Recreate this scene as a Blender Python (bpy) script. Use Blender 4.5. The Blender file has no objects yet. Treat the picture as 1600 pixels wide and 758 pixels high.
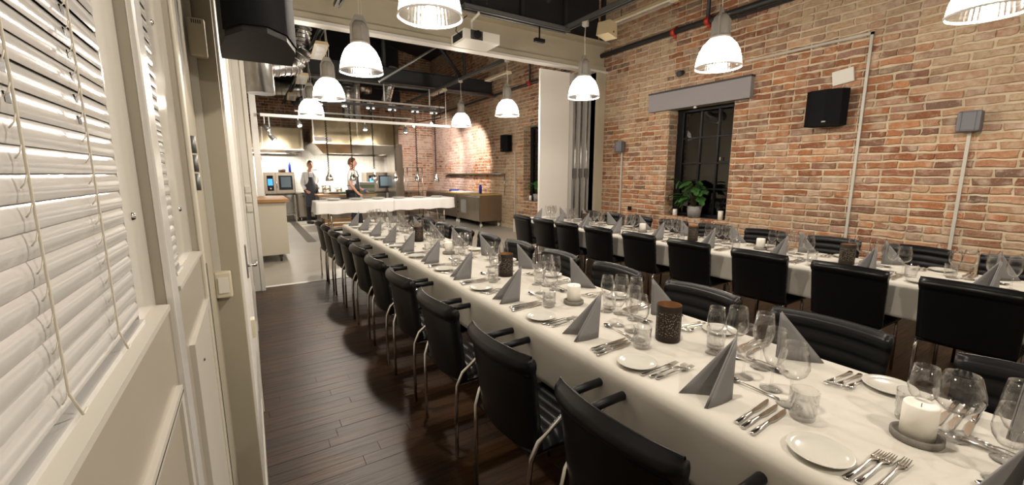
import bpy, bmesh, math, random
from mathutils import Vector, Matrix, noise
R = math.radians; PI = math.pi
random.seed(7)
scene = bpy.context.scene
COL = scene.collection

# ------------------------------------------------------------ camera, world, exposure
cam_d = bpy.data.cameras.new('camera'); cam = bpy.data.objects.new('camera', cam_d); COL.objects.link(cam)
cam_d.sensor_width = 36.0; cam_d.lens = 36.0 * 650 / 1600; cam_d.clip_start = 0.02; cam_d.clip_end = 100
cam.location = (0, 0, 1.52); cam.rotation_euler = (R(90 - 9.41), 0, R(-32.1))
scene.camera = cam
scene.view_settings.view_transform = 'Standard'
scene.view_settings.look = 'None'
scene.view_settings.gamma = 1.0
scene.view_settings.exposure = 0.0
scene.cycles.transparent_max_bounces = 32
scene.cycles.max_bounces = 8
scene.cycles.caustics_reflective = False; scene.cycles.caustics_refractive = False
scene.cycles.sample_clamp_indirect = 4
w = bpy.data.worlds.new('night'); scene.world = w; w.use_nodes = True
w.node_tree.nodes['Background'].inputs[0].default_value = (0.03, 0.04, 0.06, 1)
w.node_tree.nodes['Background'].inputs[1].default_value = 0.25
LAMP_W = 82.0          # pendant lamps
WARM = (1.0, 0.89, 0.755)
KITCHEN_W = 75.0       # unseen lamps added under the hoods to brighten the kitchen

def project(P):        # where a point of the room falls in the photograph (only used to leave out what it cannot show)
    v = cam_inv @ Vector(P)
    if v.z > -0.05: return None
    return 800 + 650 * v.x / -v.z, 379 - 650 * v.y / -v.z
cam_inv = (Matrix.Translation(cam.location) @ cam.rotation_euler.to_matrix().to_4x4()).inverted()
def in_view(P, m=60):
    q = project(P)
    return q is not None and -m < q[0] < 1600 + m and -m < q[1] < 758 + m

# ------------------------------------------------------------ materials
MAT = {}
def mat(name, col, rough=.5, metal=0.0, noise_amt=0.0, noise_scale=8.0, bump=0.0, bump_scale=60.0, col2=None, spec=.5, stretch=(1, 1, 1), coat=0):
    m = bpy.data.materials.new(name); m.use_nodes = True; nt = m.node_tree; N = nt.nodes; L = nt.links
    b = N['Principled BSDF']
    b.inputs['Base Color'].default_value = (*col, 1); b.inputs['Roughness'].default_value = rough
    b.inputs['Metallic'].default_value = metal; b.inputs['Specular IOR Level'].default_value = spec
    if coat: b.inputs['Coat Weight'].default_value = coat; b.inputs['Coat Roughness'].default_value = .15
    tc = N.new('ShaderNodeTexCoord'); mp = N.new('ShaderNodeMapping'); mp.inputs['Scale'].default_value = stretch
    L.new(tc.outputs['Object'], mp.inputs['Vector'])
    if noise_amt or col2:
        n = N.new('ShaderNodeTexNoise'); n.inputs['Scale'].default_value = noise_scale; n.inputs['Detail'].default_value = 6
        L.new(mp.outputs[0], n.inputs['Vector'])
        mx = N.new('ShaderNodeMix'); mx.data_type = 'RGBA'
        c2 = col2 if col2 else tuple(c * (1 - noise_amt) for c in col)
        mx.inputs[6].default_value = (*col, 1); mx.inputs[7].default_value = (*c2, 1)
        rp = N.new('ShaderNodeMapRange'); rp.inputs[1].default_value = .35; rp.inputs[2].default_value = .65
        L.new(n.outputs['Fac'], rp.inputs[0]); L.new(rp.outputs[0], mx.inputs[0]); L.new(mx.outputs[2], b.inputs['Base Color'])
    if bump:
        n2 = N.new('ShaderNodeTexNoise'); n2.inputs['Scale'].default_value = bump_scale; n2.inputs['Detail'].default_value = 3
        L.new(mp.outputs[0], n2.inputs['Vector'])
        bp = N.new('ShaderNodeBump'); bp.inputs['Strength'].default_value = bump; bp.inputs['Distance'].default_value = .01
        L.new(n2.outputs['Fac'], bp.inputs['Height']); L.new(bp.outputs[0], b.inputs['Normal'])
    MAT[name] = m
    return m
mat('leather', (.004, .004, .0045), .32, bump=.04, bump_scale=350, spec=.22)
mat('leather_back', (.005, .005, .006), .55, bump=.2, bump_scale=200)
mat('chrome', (.75, .74, .72), .12, 1)
mat('cutlery', (.72, .70, .67), .14, 1)
mat('cloth', (.58, .555, .50), .85, bump=.12, bump_scale=14, spec=.15)
mat('counter_cloth', (.86, .85, .84), .8, bump=.1, bump_scale=10, spec=.15)
mat('napkin', (.225, .22, .222), .9, bump=.05, bump_scale=300, spec=.1)
mat('plate', (.55, .54, .49), .14, spec=.6)
mat('candle', (.86, .83, .76), .45)
mat('coaster', (.19, .175, .155), .9, noise_amt=.2, noise_scale=60)
mat('white_paint', (.52, .495, .44), .35, spec=.5, noise_amt=.04, noise_scale=3)
mat('cream_paint', (.55, .515, .43), .4, noise_amt=.05, noise_scale=2)
mat('panel_beige', (.36, .325, .27), .35, noise_amt=.04, noise_scale=3)
mat('grey_wall', (.36, .325, .25), .6, noise_amt=.06, noise_scale=2)
mat('alu_frame', (.72, .71, .69), .22, .35)
mat('slat_white', (.50, .49, .475), .12, spec=.7)
mat('gloss_panel', (.56, .54, .50), .10, spec=1.0)
mat('cord', (.62, .58, .50), .8)
mat('beam_cream', (.52, .47, .36), .45, noise_amt=.06, noise_scale=3)
mat('door_white', (.80, .78, .74), .4)
mat('roof_dark', (.016, .016, .019), .7, noise_amt=.3, noise_scale=3)
mat('steel_dark', (.026, .028, .032), .55, .2)
mat('galvanised', (.20, .205, .20), .45, .6)
mat('tray_grey', (.13, .135, .13), .5, .5)
mat('pipe_dark', (.022, .025, .028), .45)
mat('red_clip', (.45, .03, .015), .5)
mat('duct', (.62, .62, .62), .28, 1, noise_amt=.25, noise_scale=6)
mat('lamp_body', (.34, .32, .29), .45, .2)
mat('lamp_cap_white', (.6, .58, .52), .4)
mat('heater_body', (.55, .45, .28), .5)
mat('heater_face', (.50, .49, .45), .4)
mat('speaker_black', (.006, .006, .007), .7, bump=.08, bump_scale=300, spec=.06)
mat('speaker_side', (.014, .012, .012), .45, spec=.25)
mat('grey_plastic', (.13, .13, .15), .5)
mat('rim_white', (.8, .8, .8), .3)
mat('white_plastic', (.72, .70, .64), .4)
mat('cream_plastic', (.62, .57, .44), .4)
mat('track_white', (.80, .80, .79), .35)
mat('black_plastic', (.006, .006, .007), .4, spec=.2)
mat('steel', (.52, .49, .44), .26, 1, noise_amt=.25, noise_scale=3, stretch=(1, 1, .15))
mat('steel_oven', (.40, .35, .29), .32, 1, noise_amt=.15, noise_scale=3, stretch=(1, 1, .1))
mat('steel_hood', (.56, .48, .33), .12, 1, bump=.5, bump_scale=1.6, stretch=(1, 1, .5))
mat('valance', (.27, .255, .27), .75, bump=.05, bump_scale=200)
mat('window_frame', (.006, .006, .007), .4, spec=.2)
mat('plant', (.025, .085, .018), .4, col2=(.05, .13, .03), noise_scale=9)
mat('stem', (.06, .05, .02), .6)
mat('pot_grey', (.26, .25, .24), .6)
mat('pot_white', (.7, .69, .66), .5)
mat('epoxy', (.40, .37, .32), .35, noise_amt=.12, noise_scale=1.2)
mat('drain', (.16, .14, .11), .5, .4, noise_amt=.3, noise_scale=30)
mat('mortar', (.64, .54, .39), .95, col2=(.52, .43, .30), noise_scale=5, bump=.6, bump_scale=40)
mat('oak', (.42, .22, .08), .4, noise_amt=.25, noise_scale=6, stretch=(1, 8, 1))
mat('cabinet_cream', (.56, .52, .43), .5)
mat('skin', (.62, .33, .22), .5)
mat('hair_dark', (.03, .018, .010), .7, bump=.5, bump_scale=80)
mat('hair_brown', (.11, .05, .022), .7, bump=.5, bump_scale=80)
mat('jacket', (.82, .82, .82), .8, bump=.2, bump_scale=12)
mat('apron', (.055, .06, .075), .8, noise_amt=.2, noise_scale=30)
mat('trousers', (.012, .013, .018), .8)
mat('glove', (.04, .06, .18), .5)
mat('screen_glass', (.02, .025, .03), .08)
mat('knob', (.03, .03, .03), .4)
mat('food_green', (.10, .16, .08), .6)
mat('food_brown', (.10, .06, .035), .6)
mat('box_grey', (.28, .27, .25), .5)
mat('blue_plastic', (.02, .05, .45), .35)
mat('board_yellow', (.55, .38, .09), .5)
mat('paper', (.75, .72, .66), .8)
mat('lantern_copper', (.20, .09, .035), .5, .6)
mat('curtain', (.38, .36, .33), .45, .3)
mat('outside', (.015, .018, .02), .9)
mat('red_plastic', (.5, .02, .02), .4)
mat('label_white', (.8, .78, .74), .5)

def emis(name, col, s):
    m = bpy.data.materials.new(name); m.use_nodes = True; N = m.node_tree.nodes; L = m.node_tree.links
    b = N['Principled BSDF']; b.inputs['Base Color'].default_value = (*col, 1)
    b.inputs['Emission Color'].default_value = (*col, 1); b.inputs['Emission Strength'].default_value = s
    MAT[name] = m
emis('bulb', (1, .9, .75), 60)
emis('tube_warm', (1, .86, .68), 9)
emis('spot_face', (1, .93, .85), 25)
emis('screen_blue', (.05, .30, .75), 1.6)
emis('oven_window', (.10, .14, .17), .12)  # dark oven glass with a faint glow put into its colour
emis('hood_light', (1, .92, .78), 1.5)  # glow of the panel added under each hood

def glass(name, tint=.97, rough=.02, k=1.0, base=.06, refr=0.0, zcut=.08):
    m = bpy.data.materials.new(name); m.use_nodes = True; N = m.node_tree.nodes; L = m.node_tree.links
    N.clear(); out = N.new('ShaderNodeOutputMaterial')
    tr = N.new('ShaderNodeBsdfTransparent'); tr.inputs[0].default_value = (tint, tint, tint, 1)
    gl = N.new('ShaderNodeBsdfGlossy'); gl.inputs['Roughness'].default_value = rough
    lw = N.new('ShaderNodeLayerWeight'); lw.inputs[0].default_value = .35
    pw = N.new('ShaderNodeMath'); pw.operation = 'POWER'; pw.inputs[1].default_value = 2.2
    ma = N.new('ShaderNodeMath'); ma.operation = 'MULTIPLY_ADD'; ma.inputs[1].default_value = k; ma.inputs[2].default_value = base; ma.use_clamp = True
    mx = N.new('ShaderNodeMixShader')
    L.new(lw.outputs['Facing'], pw.inputs[0]); L.new(pw.outputs[0], ma.inputs[0]); L.new(ma.outputs[0], mx.inputs[0])
    L.new(tr.outputs[0], mx.inputs[1]); L.new(gl.outputs[0], mx.inputs[2]); res = mx.outputs[0]
    if refr:
        g = N.new('ShaderNodeBsdfGlass'); g.inputs['Roughness'].default_value = 0; g.inputs['IOR'].default_value = 1.48
        m2 = N.new('ShaderNodeMixShader'); tc = N.new('ShaderNodeTexCoord'); sz_ = N.new('ShaderNodeSeparateXYZ'); L.new(tc.outputs['Object'], sz_.inputs[0]); mr_ = N.new('ShaderNodeMapRange'); mr_.inputs[1].default_value = zcut; mr_.inputs[2].default_value = zcut * 1.15; mr_.inputs[3].default_value = refr; mr_.inputs[4].default_value = .0; L.new(sz_.outputs['Z'], mr_.inputs[0]); L.new(mr_.outputs[0], m2.inputs[0]); L.new(res, m2.inputs[1]); L.new(g.outputs[0], m2.inputs[2]); res = m2.outputs[0]
    L.new(res, out.inputs[0]); MAT[name] = m
glass('glass', .997, .0, 1.15, .03, .10, .085)
glass('cut_glass', .992, .0, 1.1, .05, .15, .016)
glass('pane', .6, .01, .6, .09)
def shade_material():
    m = bpy.data.materials.new('prismatic_acrylic'); m.use_nodes = True; N = m.node_tree.nodes; L = m.node_tree.links
    N.clear(); out = N.new('ShaderNodeOutputMaterial')
    tr = N.new('ShaderNodeBsdfTransparent'); tl = N.new('ShaderNodeBsdfTranslucent'); gl = N.new('ShaderNodeBsdfGlossy')
    tr.inputs[0].default_value = (.98, .98, .98, 1); tl.inputs[0].default_value = (1, 1, 1, 1); gl.inputs['Roughness'].default_value = .12
    tc = N.new('ShaderNodeTexCoord'); sx = N.new('ShaderNodeSeparateXYZ'); L.new(tc.outputs['Object'], sx.inputs[0])
    mr = N.new('ShaderNodeMapRange'); mr.inputs[1].default_value = .05; mr.inputs[2].default_value = .105; mr.inputs[3].default_value = .22; mr.inputs[4].default_value = .60
    L.new(sx.outputs['Z'], mr.inputs[0])
    a = N.new('ShaderNodeMixShader'); L.new(mr.outputs[0], a.inputs[0]); L.new(tr.outputs[0], a.inputs[1]); L.new(tl.outputs[0], a.inputs[2])
    b = N.new('ShaderNodeMixShader'); b.inputs[0].default_value = .12; L.new(a.outputs[0], b.inputs[1]); L.new(gl.outputs[0], b.inputs[2])
    L.new(b.outputs[0], out.inputs[0]); MAT['shade'] = m
shade_material()

def brick_material(name, use_attr):
    m = bpy.data.materials.new(name); m.use_nodes = True; N = m.node_tree.nodes; L = m.node_tree.links
    b = N['Principled BSDF']; b.inputs['Roughness'].default_value = .9; b.inputs['Specular IOR Level'].default_value = .2
    if use_attr:
        a = N.new('ShaderNodeAttribute'); a.attribute_name = 'col'; src = a.outputs['Color']
    else:
        a = N.new('ShaderNodeObjectInfo'); src = a.outputs['Color']
    geo = N.new('ShaderNodeNewGeometry')
    def nz(s, d=5, lo=.35, hi=.65):
        n = N.new('ShaderNodeTexNoise'); n.inputs['Scale'].default_value = s; n.inputs['Detail'].default_value = d
        L.new(geo.outputs['Position'], n.inputs['Vector'])
        r = N.new('ShaderNodeMapRange'); r.inputs[1].default_value = lo; r.inputs[2].default_value = hi
        L.new(n.outputs['Fac'], r.inputs[0]); return r.outputs[0], n
    def mix(fac, A, B, amt=1.0, B_is=None):
        x = N.new('ShaderNodeMix'); x.data_type = 'RGBA'
        mm = N.new('ShaderNodeMath'); mm.operation = 'MULTIPLY'; mm.inputs[1].default_value = amt
        L.new(fac, mm.inputs[0]); L.new(mm.outputs[0], x.inputs[0]); L.new(A, x.inputs[6]); x.inputs[7].default_value = (*B, 1)
        return x.outputs[2]
    f1, _ = nz(26, 6, .45, .75); c = mix(f1, src, (.15, .07, .04), .40)
    f2, _ = nz(9, 8, .50, .70); c = mix(f2, c, (.60, .48, .37), .65)
    f3, n3 = nz(60, 4, .6, .72); c = mix(f3, c, (.66, .56, .42), .35)
    L.new(c, b.inputs['Base Color'])
    bp = N.new('ShaderNodeBump'); bp.inputs['Strength'].default_value = .7; bp.inputs['Distance'].default_value = .012
    L.new(n3.outputs['Fac'], bp.inputs['Height']); L.new(bp.outputs[0], b.inputs['Normal'])
    MAT[name] = m
brick_material('brick', False); brick_material('brick_field', True)

def floor_material(name, use_attr):
    m = bpy.data.materials.new(name); m.use_nodes = True; N = m.node_tree.nodes; L = m.node_tree.links
    b = N['Principled BSDF']; b.inputs['Specular IOR Level'].default_value = .32
    if use_attr:
        a = N.new('ShaderNodeAttribute'); a.attribute_name = 'col'; src = a.outputs['Color']
    else:
        a = N.new('ShaderNodeObjectInfo'); src = a.outputs['Color']
    geo = N.new('ShaderNodeNewGeometry'); mp = N.new('ShaderNodeMapping'); mp.inputs['Scale'].default_value = (2, 22, 4)
    L.new(geo.outputs['Position'], mp.inputs['Vector'])
    n = N.new('ShaderNodeTexNoise'); n.inputs['Scale'].default_value = 2.2; n.inputs['Detail'].default_value = 8; L.new(mp.outputs[0], n.inputs['Vector'])
    n2 = N.new('ShaderNodeTexNoise'); n2.inputs['Scale'].default_value = 1.3; n2.inputs['Detail'].default_value = 5; L.new(geo.outputs['Position'], n2.inputs['Vector'])
    x = N.new('ShaderNodeMix'); x.data_type = 'RGBA'; x.inputs[7].default_value = (.010, .006, .004, 1)
    mm = N.new('ShaderNodeMapRange'); mm.inputs[1].default_value = .35; mm.inputs[2].default_value = .7; mm.inputs[4].default_value = .75
    L.new(n.outputs['Fac'], mm.inputs[0]); L.new(mm.outputs[0], x.inputs[0]); L.new(src, x.inputs[6])
    y = N.new('ShaderNodeMix'); y.data_type = 'RGBA'; y.inputs[7].default_value = (.10, .048, .018, 1)
    m2 = N.new('ShaderNodeMapRange'); m2.inputs[1].default_value = .52; m2.inputs[2].default_value = .72; m2.inputs[4].default_value = .6
    L.new(n2.outputs['Fac'], m2.inputs[0]); L.new(m2.outputs[0], y.inputs[0]); L.new(x.outputs[2], y.inputs[6])
    L.new(y.outputs[2], b.inputs['Base Color'])
    rr = N.new('ShaderNodeMapRange'); rr.inputs[3].default_value = .28; rr.inputs[4].default_value = .46
    L.new(n.outputs['Fac'], rr.inputs[0]); L.new(rr.outputs[0], b.inputs['Roughness'])
    bp = N.new('ShaderNodeBump'); bp.inputs['Strength'].default_value = .3; bp.inputs['Distance'].default_value = .01
    L.new(n.outputs['Fac'], bp.inputs['Height']); L.new(bp.outputs[0], b.inputs['Normal'])
    MAT[name] = m
floor_material('floorboard', False); floor_material('floorboard_field', True)

def lantern_material():
    m = mat('lantern_metal', (.022, .014, .009), .5, .5); N = m.node_tree.nodes; L = m.node_tree.links; b = N['Principled BSDF']
    tc = N.new('ShaderNodeTexCoord'); v = N.new('ShaderNodeTexVoronoi'); v.inputs['Scale'].default_value = 150
    L.new(tc.outputs['Object'], v.inputs['Vector'])
    r = N.new('ShaderNodeMapRange'); r.inputs[1].default_value = .22; r.inputs[2].default_value = .30; r.inputs[3].default_value = 1; r.inputs[4].default_value = 0
    L.new(v.outputs['Distance'], r.inputs[0])
    sx = N.new('ShaderNodeSeparateXYZ'); L.new(tc.outputs['Object'], sx.inputs[0])
    z1 = N.new('ShaderNodeMapRange'); z1.inputs[1].default_value = .025; z1.inputs[2].default_value = .035; L.new(sx.outputs['Z'], z1.inputs[0])
    z2 = N.new('ShaderNodeMapRange'); z2.inputs[1].default_value = .145; z2.inputs[2].default_value = .135; L.new(sx.outputs['Z'], z2.inputs[0])
    a = N.new('ShaderNodeMath'); a.operation = 'MULTIPLY'; L.new(z1.outputs[0], a.inputs[0]); L.new(z2.outputs[0], a.inputs[1])
    c = N.new('ShaderNodeMath'); c.operation = 'MULTIPLY'; L.new(a.outputs[0], c.inputs[0]); L.new(r.outputs[0], c.inputs[1])
    x = N.new('ShaderNodeMix'); x.data_type = 'RGBA'; x.inputs[6].default_value = (.022, .014, .009, 1); x.inputs[7].default_value = (.42, .36, .27, 1)  # pale dots: light passing the pierced holes, put into the colour
    L.new(c.outputs[0], x.inputs[0]); L.new(x.outputs[2], b.inputs['Base Color'])
lantern_material()
def tile_material():
    m = mat('wall_tile', (.74, .72, .66), .25); N = m.node_tree.nodes; L = m.node_tree.links; b = N['Principled BSDF']
    geo = N.new('ShaderNodeNewGeometry'); sx = N.new('ShaderNodeSeparateXYZ'); cb = N.new('ShaderNodeCombineXYZ')
    L.new(geo.outputs['Position'], sx.inputs[0]); ad = N.new('ShaderNodeMath'); L.new(sx.outputs[0], ad.inputs[0]); L.new(sx.outputs[1], ad.inputs[1])
    L.new(ad.outputs[0], cb.inputs[0]); L.new(sx.outputs[2], cb.inputs[1])
    t = N.new('ShaderNodeTexBrick'); t.offset = 0; t.inputs['Scale'].default_value = 1; t.inputs['Brick Width'].default_value = .2; t.inputs['Row Height'].default_value = .2
    t.inputs['Mortar Size'].default_value = .004; t.inputs['Color1'].default_value = (.76, .74, .68, 1); t.inputs['Color2'].default_value = (.73, .71, .65, 1); t.inputs['Mortar'].default_value = (.55, .53, .48, 1)
    L.new(cb.outputs[0], t.inputs['Vector']); L.new(t.outputs['Color'], b.inputs['Base Color'])
tile_material()

# ------------------------------------------------------------ mesh building
class MB:
    def __init__(s): s.v = []; s.f = []; s.sm = []
    def add(s, vs, fs, smooth=False, M=None):
        o = len(s.v)
        s.v += [tuple(M @ Vector(p)) if M is not None else tuple(p) for p in vs]
        s.f += [tuple(i + o for i in f) for f in fs]; s.sm += [smooth] * len(fs); return s
    def box(s, x0, x1, y0, y1, z0, z1, M=None):
        vs = [(x, y, z) for x in (x0, x1) for y in (y0, y1) for z in (z0, z1)]
        return s.add(vs, [(0, 1, 3, 2), (4, 6, 7, 5), (0, 4, 5, 1), (2, 3, 7, 6), (0, 2, 6, 4), (1, 5, 7, 3)], False, M)
    def bbox(s, x0, x1, y0, y1, z0, z1, b=.005, M=None):     # chamfered box
        bm = bmesh.new(); bmesh.ops.create_cube(bm, size=1)
        for q in bm.verts:
            q.co.x = x0 if q.co.x < 0 else x1; q.co.y = y0 if q.co.y < 0 else y1; q.co.z = z0 if q.co.z < 0 else z1
        bmesh.ops.bevel(bm, geom=bm.edges[:], offset=b, segments=2, affect='EDGES', profile=.6)
        bm.verts.index_update()
        s.add([q.co.copy() for q in bm.verts], [[q.index for q in f.verts] for f in bm.faces], False, M); bm.free(); return s
    def tube(s, pts, r, n=8, caps=True, smooth=True, M=None):
        pts = [Vector(p) for p in pts]; rs = r if isinstance(r, (list, tuple)) else [r] * len(pts); o = []
        vs = []; fs = []; prev = None
        for i, p in enumerate(pts):
            d = (pts[min(i + 1, len(pts) - 1)] - pts[max(i - 1, 0)]).normalized()
            if prev is None:
                a = Vector((0, 0, 1)) if abs(d.z) < .9 else Vector((1, 0, 0)); u = d.cross(a).normalized()
            else: u = (prev - d * prev.dot(d)).normalized()
            prev = u; t = d.cross(u)
            for k in range(n):
                a = 2 * PI * k / n; vs.append(p + (u * math.cos(a) + t * math.sin(a)) * rs[i])
        for i in range(len(pts) - 1):
            for k in range(n):
                fs.append((i * n + k, i * n + (k + 1) % n, (i + 1) * n + (k + 1) % n, (i + 1) * n + k))
        s.add(vs, fs, smooth, M)
        if caps:
            s.add([vs[k] for k in range(n)], [tuple(range(n))[::-1]], False, M); s.add([vs[(len(pts) - 1) * n + k] for k in range(n)], [tuple(range(n))], False, M)
        return s
    def lathe(s, prof, n=16, smooth=True, M=None, rfun=None):
        vs = []; fs = []
        for i, (r, z) in enumerate(prof):
            for k in range(n):
                a = 2 * PI * k / n; rr = r if rfun is None else rfun(i, k, r)
                vs.append((rr * math.cos(a), rr * math.sin(a), z))
        for i in range(len(prof) - 1):
            for k in range(n):
                fs.append((i * n + k, i * n + (k + 1) % n, (i + 1) * n + (k + 1) % n, (i + 1) * n + k))
        return s.add(vs, fs, smooth, M)
    def grid(s, fn, nu, nv, smooth=True, M=None, closed_u=False):
        vs = [fn(i / nu, j / nv) for j in range(nv + 1) for i in range(nu + 1)]; w_ = nu + 1
        return s.add(vs, [(j * w_ + i, j * w_ + i + 1, (j + 1) * w_ + i + 1, (j + 1) * w_ + i) for j in range(nv) for i in range(nu)], smooth, M)
    def prism(s, poly, axis, a0, a1, M=None):                # poly of 2D points extruded along axis
        n = len(poly)
        def P(p, a): return (a, p[0], p[1]) if axis == 0 else (p[0], a, p[1]) if axis == 1 else (p[0], p[1], a)
        vs = [P(p, a0) for p in poly] + [P(p, a1) for p in poly]
        fs = [tuple(range(n))[::-1], tuple(range(n, 2 * n))] + [(i, (i + 1) % n, n + (i + 1) % n, n + i) for i in range(n)]
        return s.add(vs, fs, False, M)
    def mesh(s, name, m, fix=True):
        me = bpy.data.meshes.new(name); me.from_pydata(s.v, [], s.f)
        if m: me.materials.append(MAT[m])
        me.polygons.foreach_set('use_smooth', s.sm)
        if fix:
            bm = bmesh.new(); bm.from_mesh(me); bmesh.ops.remove_doubles(bm, verts=bm.verts[:], dist=1e-5); bmesh.ops.recalc_face_normals(bm, faces=bm.faces[:]); bm.to_mesh(me); bm.free()
        me.update(); return me
    def build(s, name, m, parent=None, fix=True):
        o = bpy.data.objects.new(name, s.mesh(name, m, fix)); COL.objects.link(o)
        if parent: o.parent = parent
        return o
def tag(o, label=None, cat=None, group=None, kind=None):
    if label: o['label'] = label
    if cat: o['category'] = cat
    if group: o['group'] = group
    if kind: o['kind'] = kind
    return o
def empty(name, loc=(0, 0, 0), rz=0, label=None, cat=None, group=None, kind=None):
    o = bpy.data.objects.new(name, None); COL.objects.link(o); o.location = loc; o.rotation_euler = (0, 0, rz); o.empty_display_size = .1
    return tag(o, label, cat, group, kind)
def copy_tree(o, loc=None, rz=None, label=None, group=None, parent=None):
    c = o.copy(); COL.objects.link(c); c.parent = parent
    if loc is not None: c.location = loc
    if rz is not None: c.rotation_euler = (0, 0, rz)
    if label: c['label'] = label
    if group: c['group'] = group
    for ch in kids.get(o.name, []): copy_tree(ch, parent=c)
    return c
kids = {}
def index_kids(root):
    kids[root.name] = [c for c in COL.objects if c.parent == root]
    for c in kids[root.name]: index_kids(c)
def place(proto, loc, rz, label, group=None, first=[set()]):
    if proto.name not in first[0]:
        first[0].add(proto.name); index_kids(proto)
        proto.location = loc; proto.rotation_euler = (0, 0, rz); proto['label'] = label
        if group: proto['group'] = group
        return proto
    return copy_tree(proto, loc, rz, label, group)
def struct(name, mb, m): return tag(mb.build(name, m), kind='structure')
def RotX(a): return Matrix.Rotation(a, 4, 'X')
def RotY(a): return Matrix.Rotation(a, 4, 'Y')
def RotZ(a): return Matrix.Rotation(a, 4, 'Z')
def T(x, y, z): return Matrix.Translation((x, y, z))
def ordn(i): return ['nearest', 'second', 'third', 'fourth', 'fifth', 'sixth', 'seventh', 'eighth', 'ninth', 'tenth', 'eleventh', 'twelfth'][i]

XW = 6.2       # inner face of the brick side wall
YB = 6.41      # beam and threshold between dining room and kitchen
YK = 15.7      # kitchen back wall
ZR = 5.3       # roof

# ------------------------------------------------------------ structure: floor
def fcol():
    t = random.random(); b = .8 + .4 * random.random()
    c = (.042, .019, .008) if t < .6 else (.054, .024, .010) if t < .85 else (.030, .014, .007)
    return tuple(x * b for x in c)
fl = struct('floor', MB().box(-.5, XW + .3, -3.2, YB, -.06, -.013), 'roof_dark')
boards = []
y = -3.1; row = 0
while y < YB - .01:
    y1 = min(y + .085, YB); x = -.4 - random.random() * .9
    while x < XW:
        x1 = x + random.uniform(.7, 1.3); a, b = max(x, -.45), min(x1, XW + .2)
        if b - a > .05: boards.append((a, b, y, y1))
        x = x1
    y = y1; row += 1
def size_px(b):
    c = ((b[0] + b[1]) / 2, (b[2] + b[3]) / 2, 0)
    if b[0] > 1.3 or b[3] < 1.0 or not in_view((min(max(.0, b[0]), b[1]), c[1], 0), 30): return 0
    return 1 / (c[0] ** 2 + c[1] ** 2 + 2.3)
boards.sort(key=size_px, reverse=True)
board_meshes = {}
field = MB(); fcols = []
for i, (a, b, y0, y1) in enumerate(boards):
    g = .0006
    if i < 300 and size_px((a, b, y0, y1)) > 0:
        key = (round((b - a) * 20), round((y1 - y0) * 100))
        if key not in board_meshes:
            L_, W_ = key[0] / 20, (y1 - y0)
            bb = MB(); hx, hy = .5 - g / L_, W_ / 2 - g
            bb.add([(-hx, -hy, -.015), (hx, -hy, -.015), (hx, hy, -.015), (-hx, hy, -.015), (-hx, -hy, -.0015), (hx, -hy, -.0015), (hx, hy, -.0015), (-hx, hy, -.0015),
                    (-hx + .001, -hy + .0006, 0), (hx - .001, -hy + .0006, 0), (hx - .001, hy - .0006, 0), (-hx + .001, hy - .0006, 0)],
                   [(0, 1, 5, 4), (1, 2, 6, 5), (2, 3, 7, 6), (3, 0, 4, 7), (4, 5, 9, 8), (5, 6, 10, 9), (6, 7, 11, 10), (7, 4, 8, 11), (8, 9, 10, 11)])
            board_meshes[key] = bb.mesh('floorboard', 'floorboard', False)
        o = bpy.data.objects.new('floorboard', board_meshes[key]); COL.objects.link(o); o.parent = fl
        o.location = ((a + b) / 2, (y0 + y1) / 2, random.uniform(-.0006, .0004)); o.scale = (b - a, 1, 1); o.color = (*fcol(), 1)
    else:
        z = random.uniform(-.0006, .0004); field.box(a + g, b - g, y0 + g, y1 - g, -.014, z); fcols.append(fcol())
fo = field.build('floorboard_field', 'floorboard_field', fl, fix=False); fo['kind'] = 'stuff'
def set_cols(o, cols, per):
    at = o.data.color_attributes.new('col', 'FLOAT_COLOR', 'CORNER')
    arr = []
    for p in o.data.polygons:
        c = cols[p.index // per]; arr += [*c, 1.0] * p.loop_total
    at.data.foreach_set('color', arr)
set_cols(fo, fcols, 6)
kf = struct('floor_kitchen', MB().box(-1.2, XW + .3, YB, YK + .3, -.06, 0), 'epoxy'); kf.name = 'floor.001'
struct('trim_1', MB().prism([(YB - .035, 0), (YB + .035, 0), (YB + .028, .006), (YB - .028, .006)], 0, -.06, XW), 'door_white')
dr = MB().box(1.00, 1.20, 10.4, 15.0, 0, .004)
for k in range(44): dr.box(1.01, 1.19, 10.25 + k * .1, 10.29 + k * .1, .004, .009)
tag(dr.build('floor_drain', 'drain'), 'long grated drain channel in the pale kitchen floor', 'drain')

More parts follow.
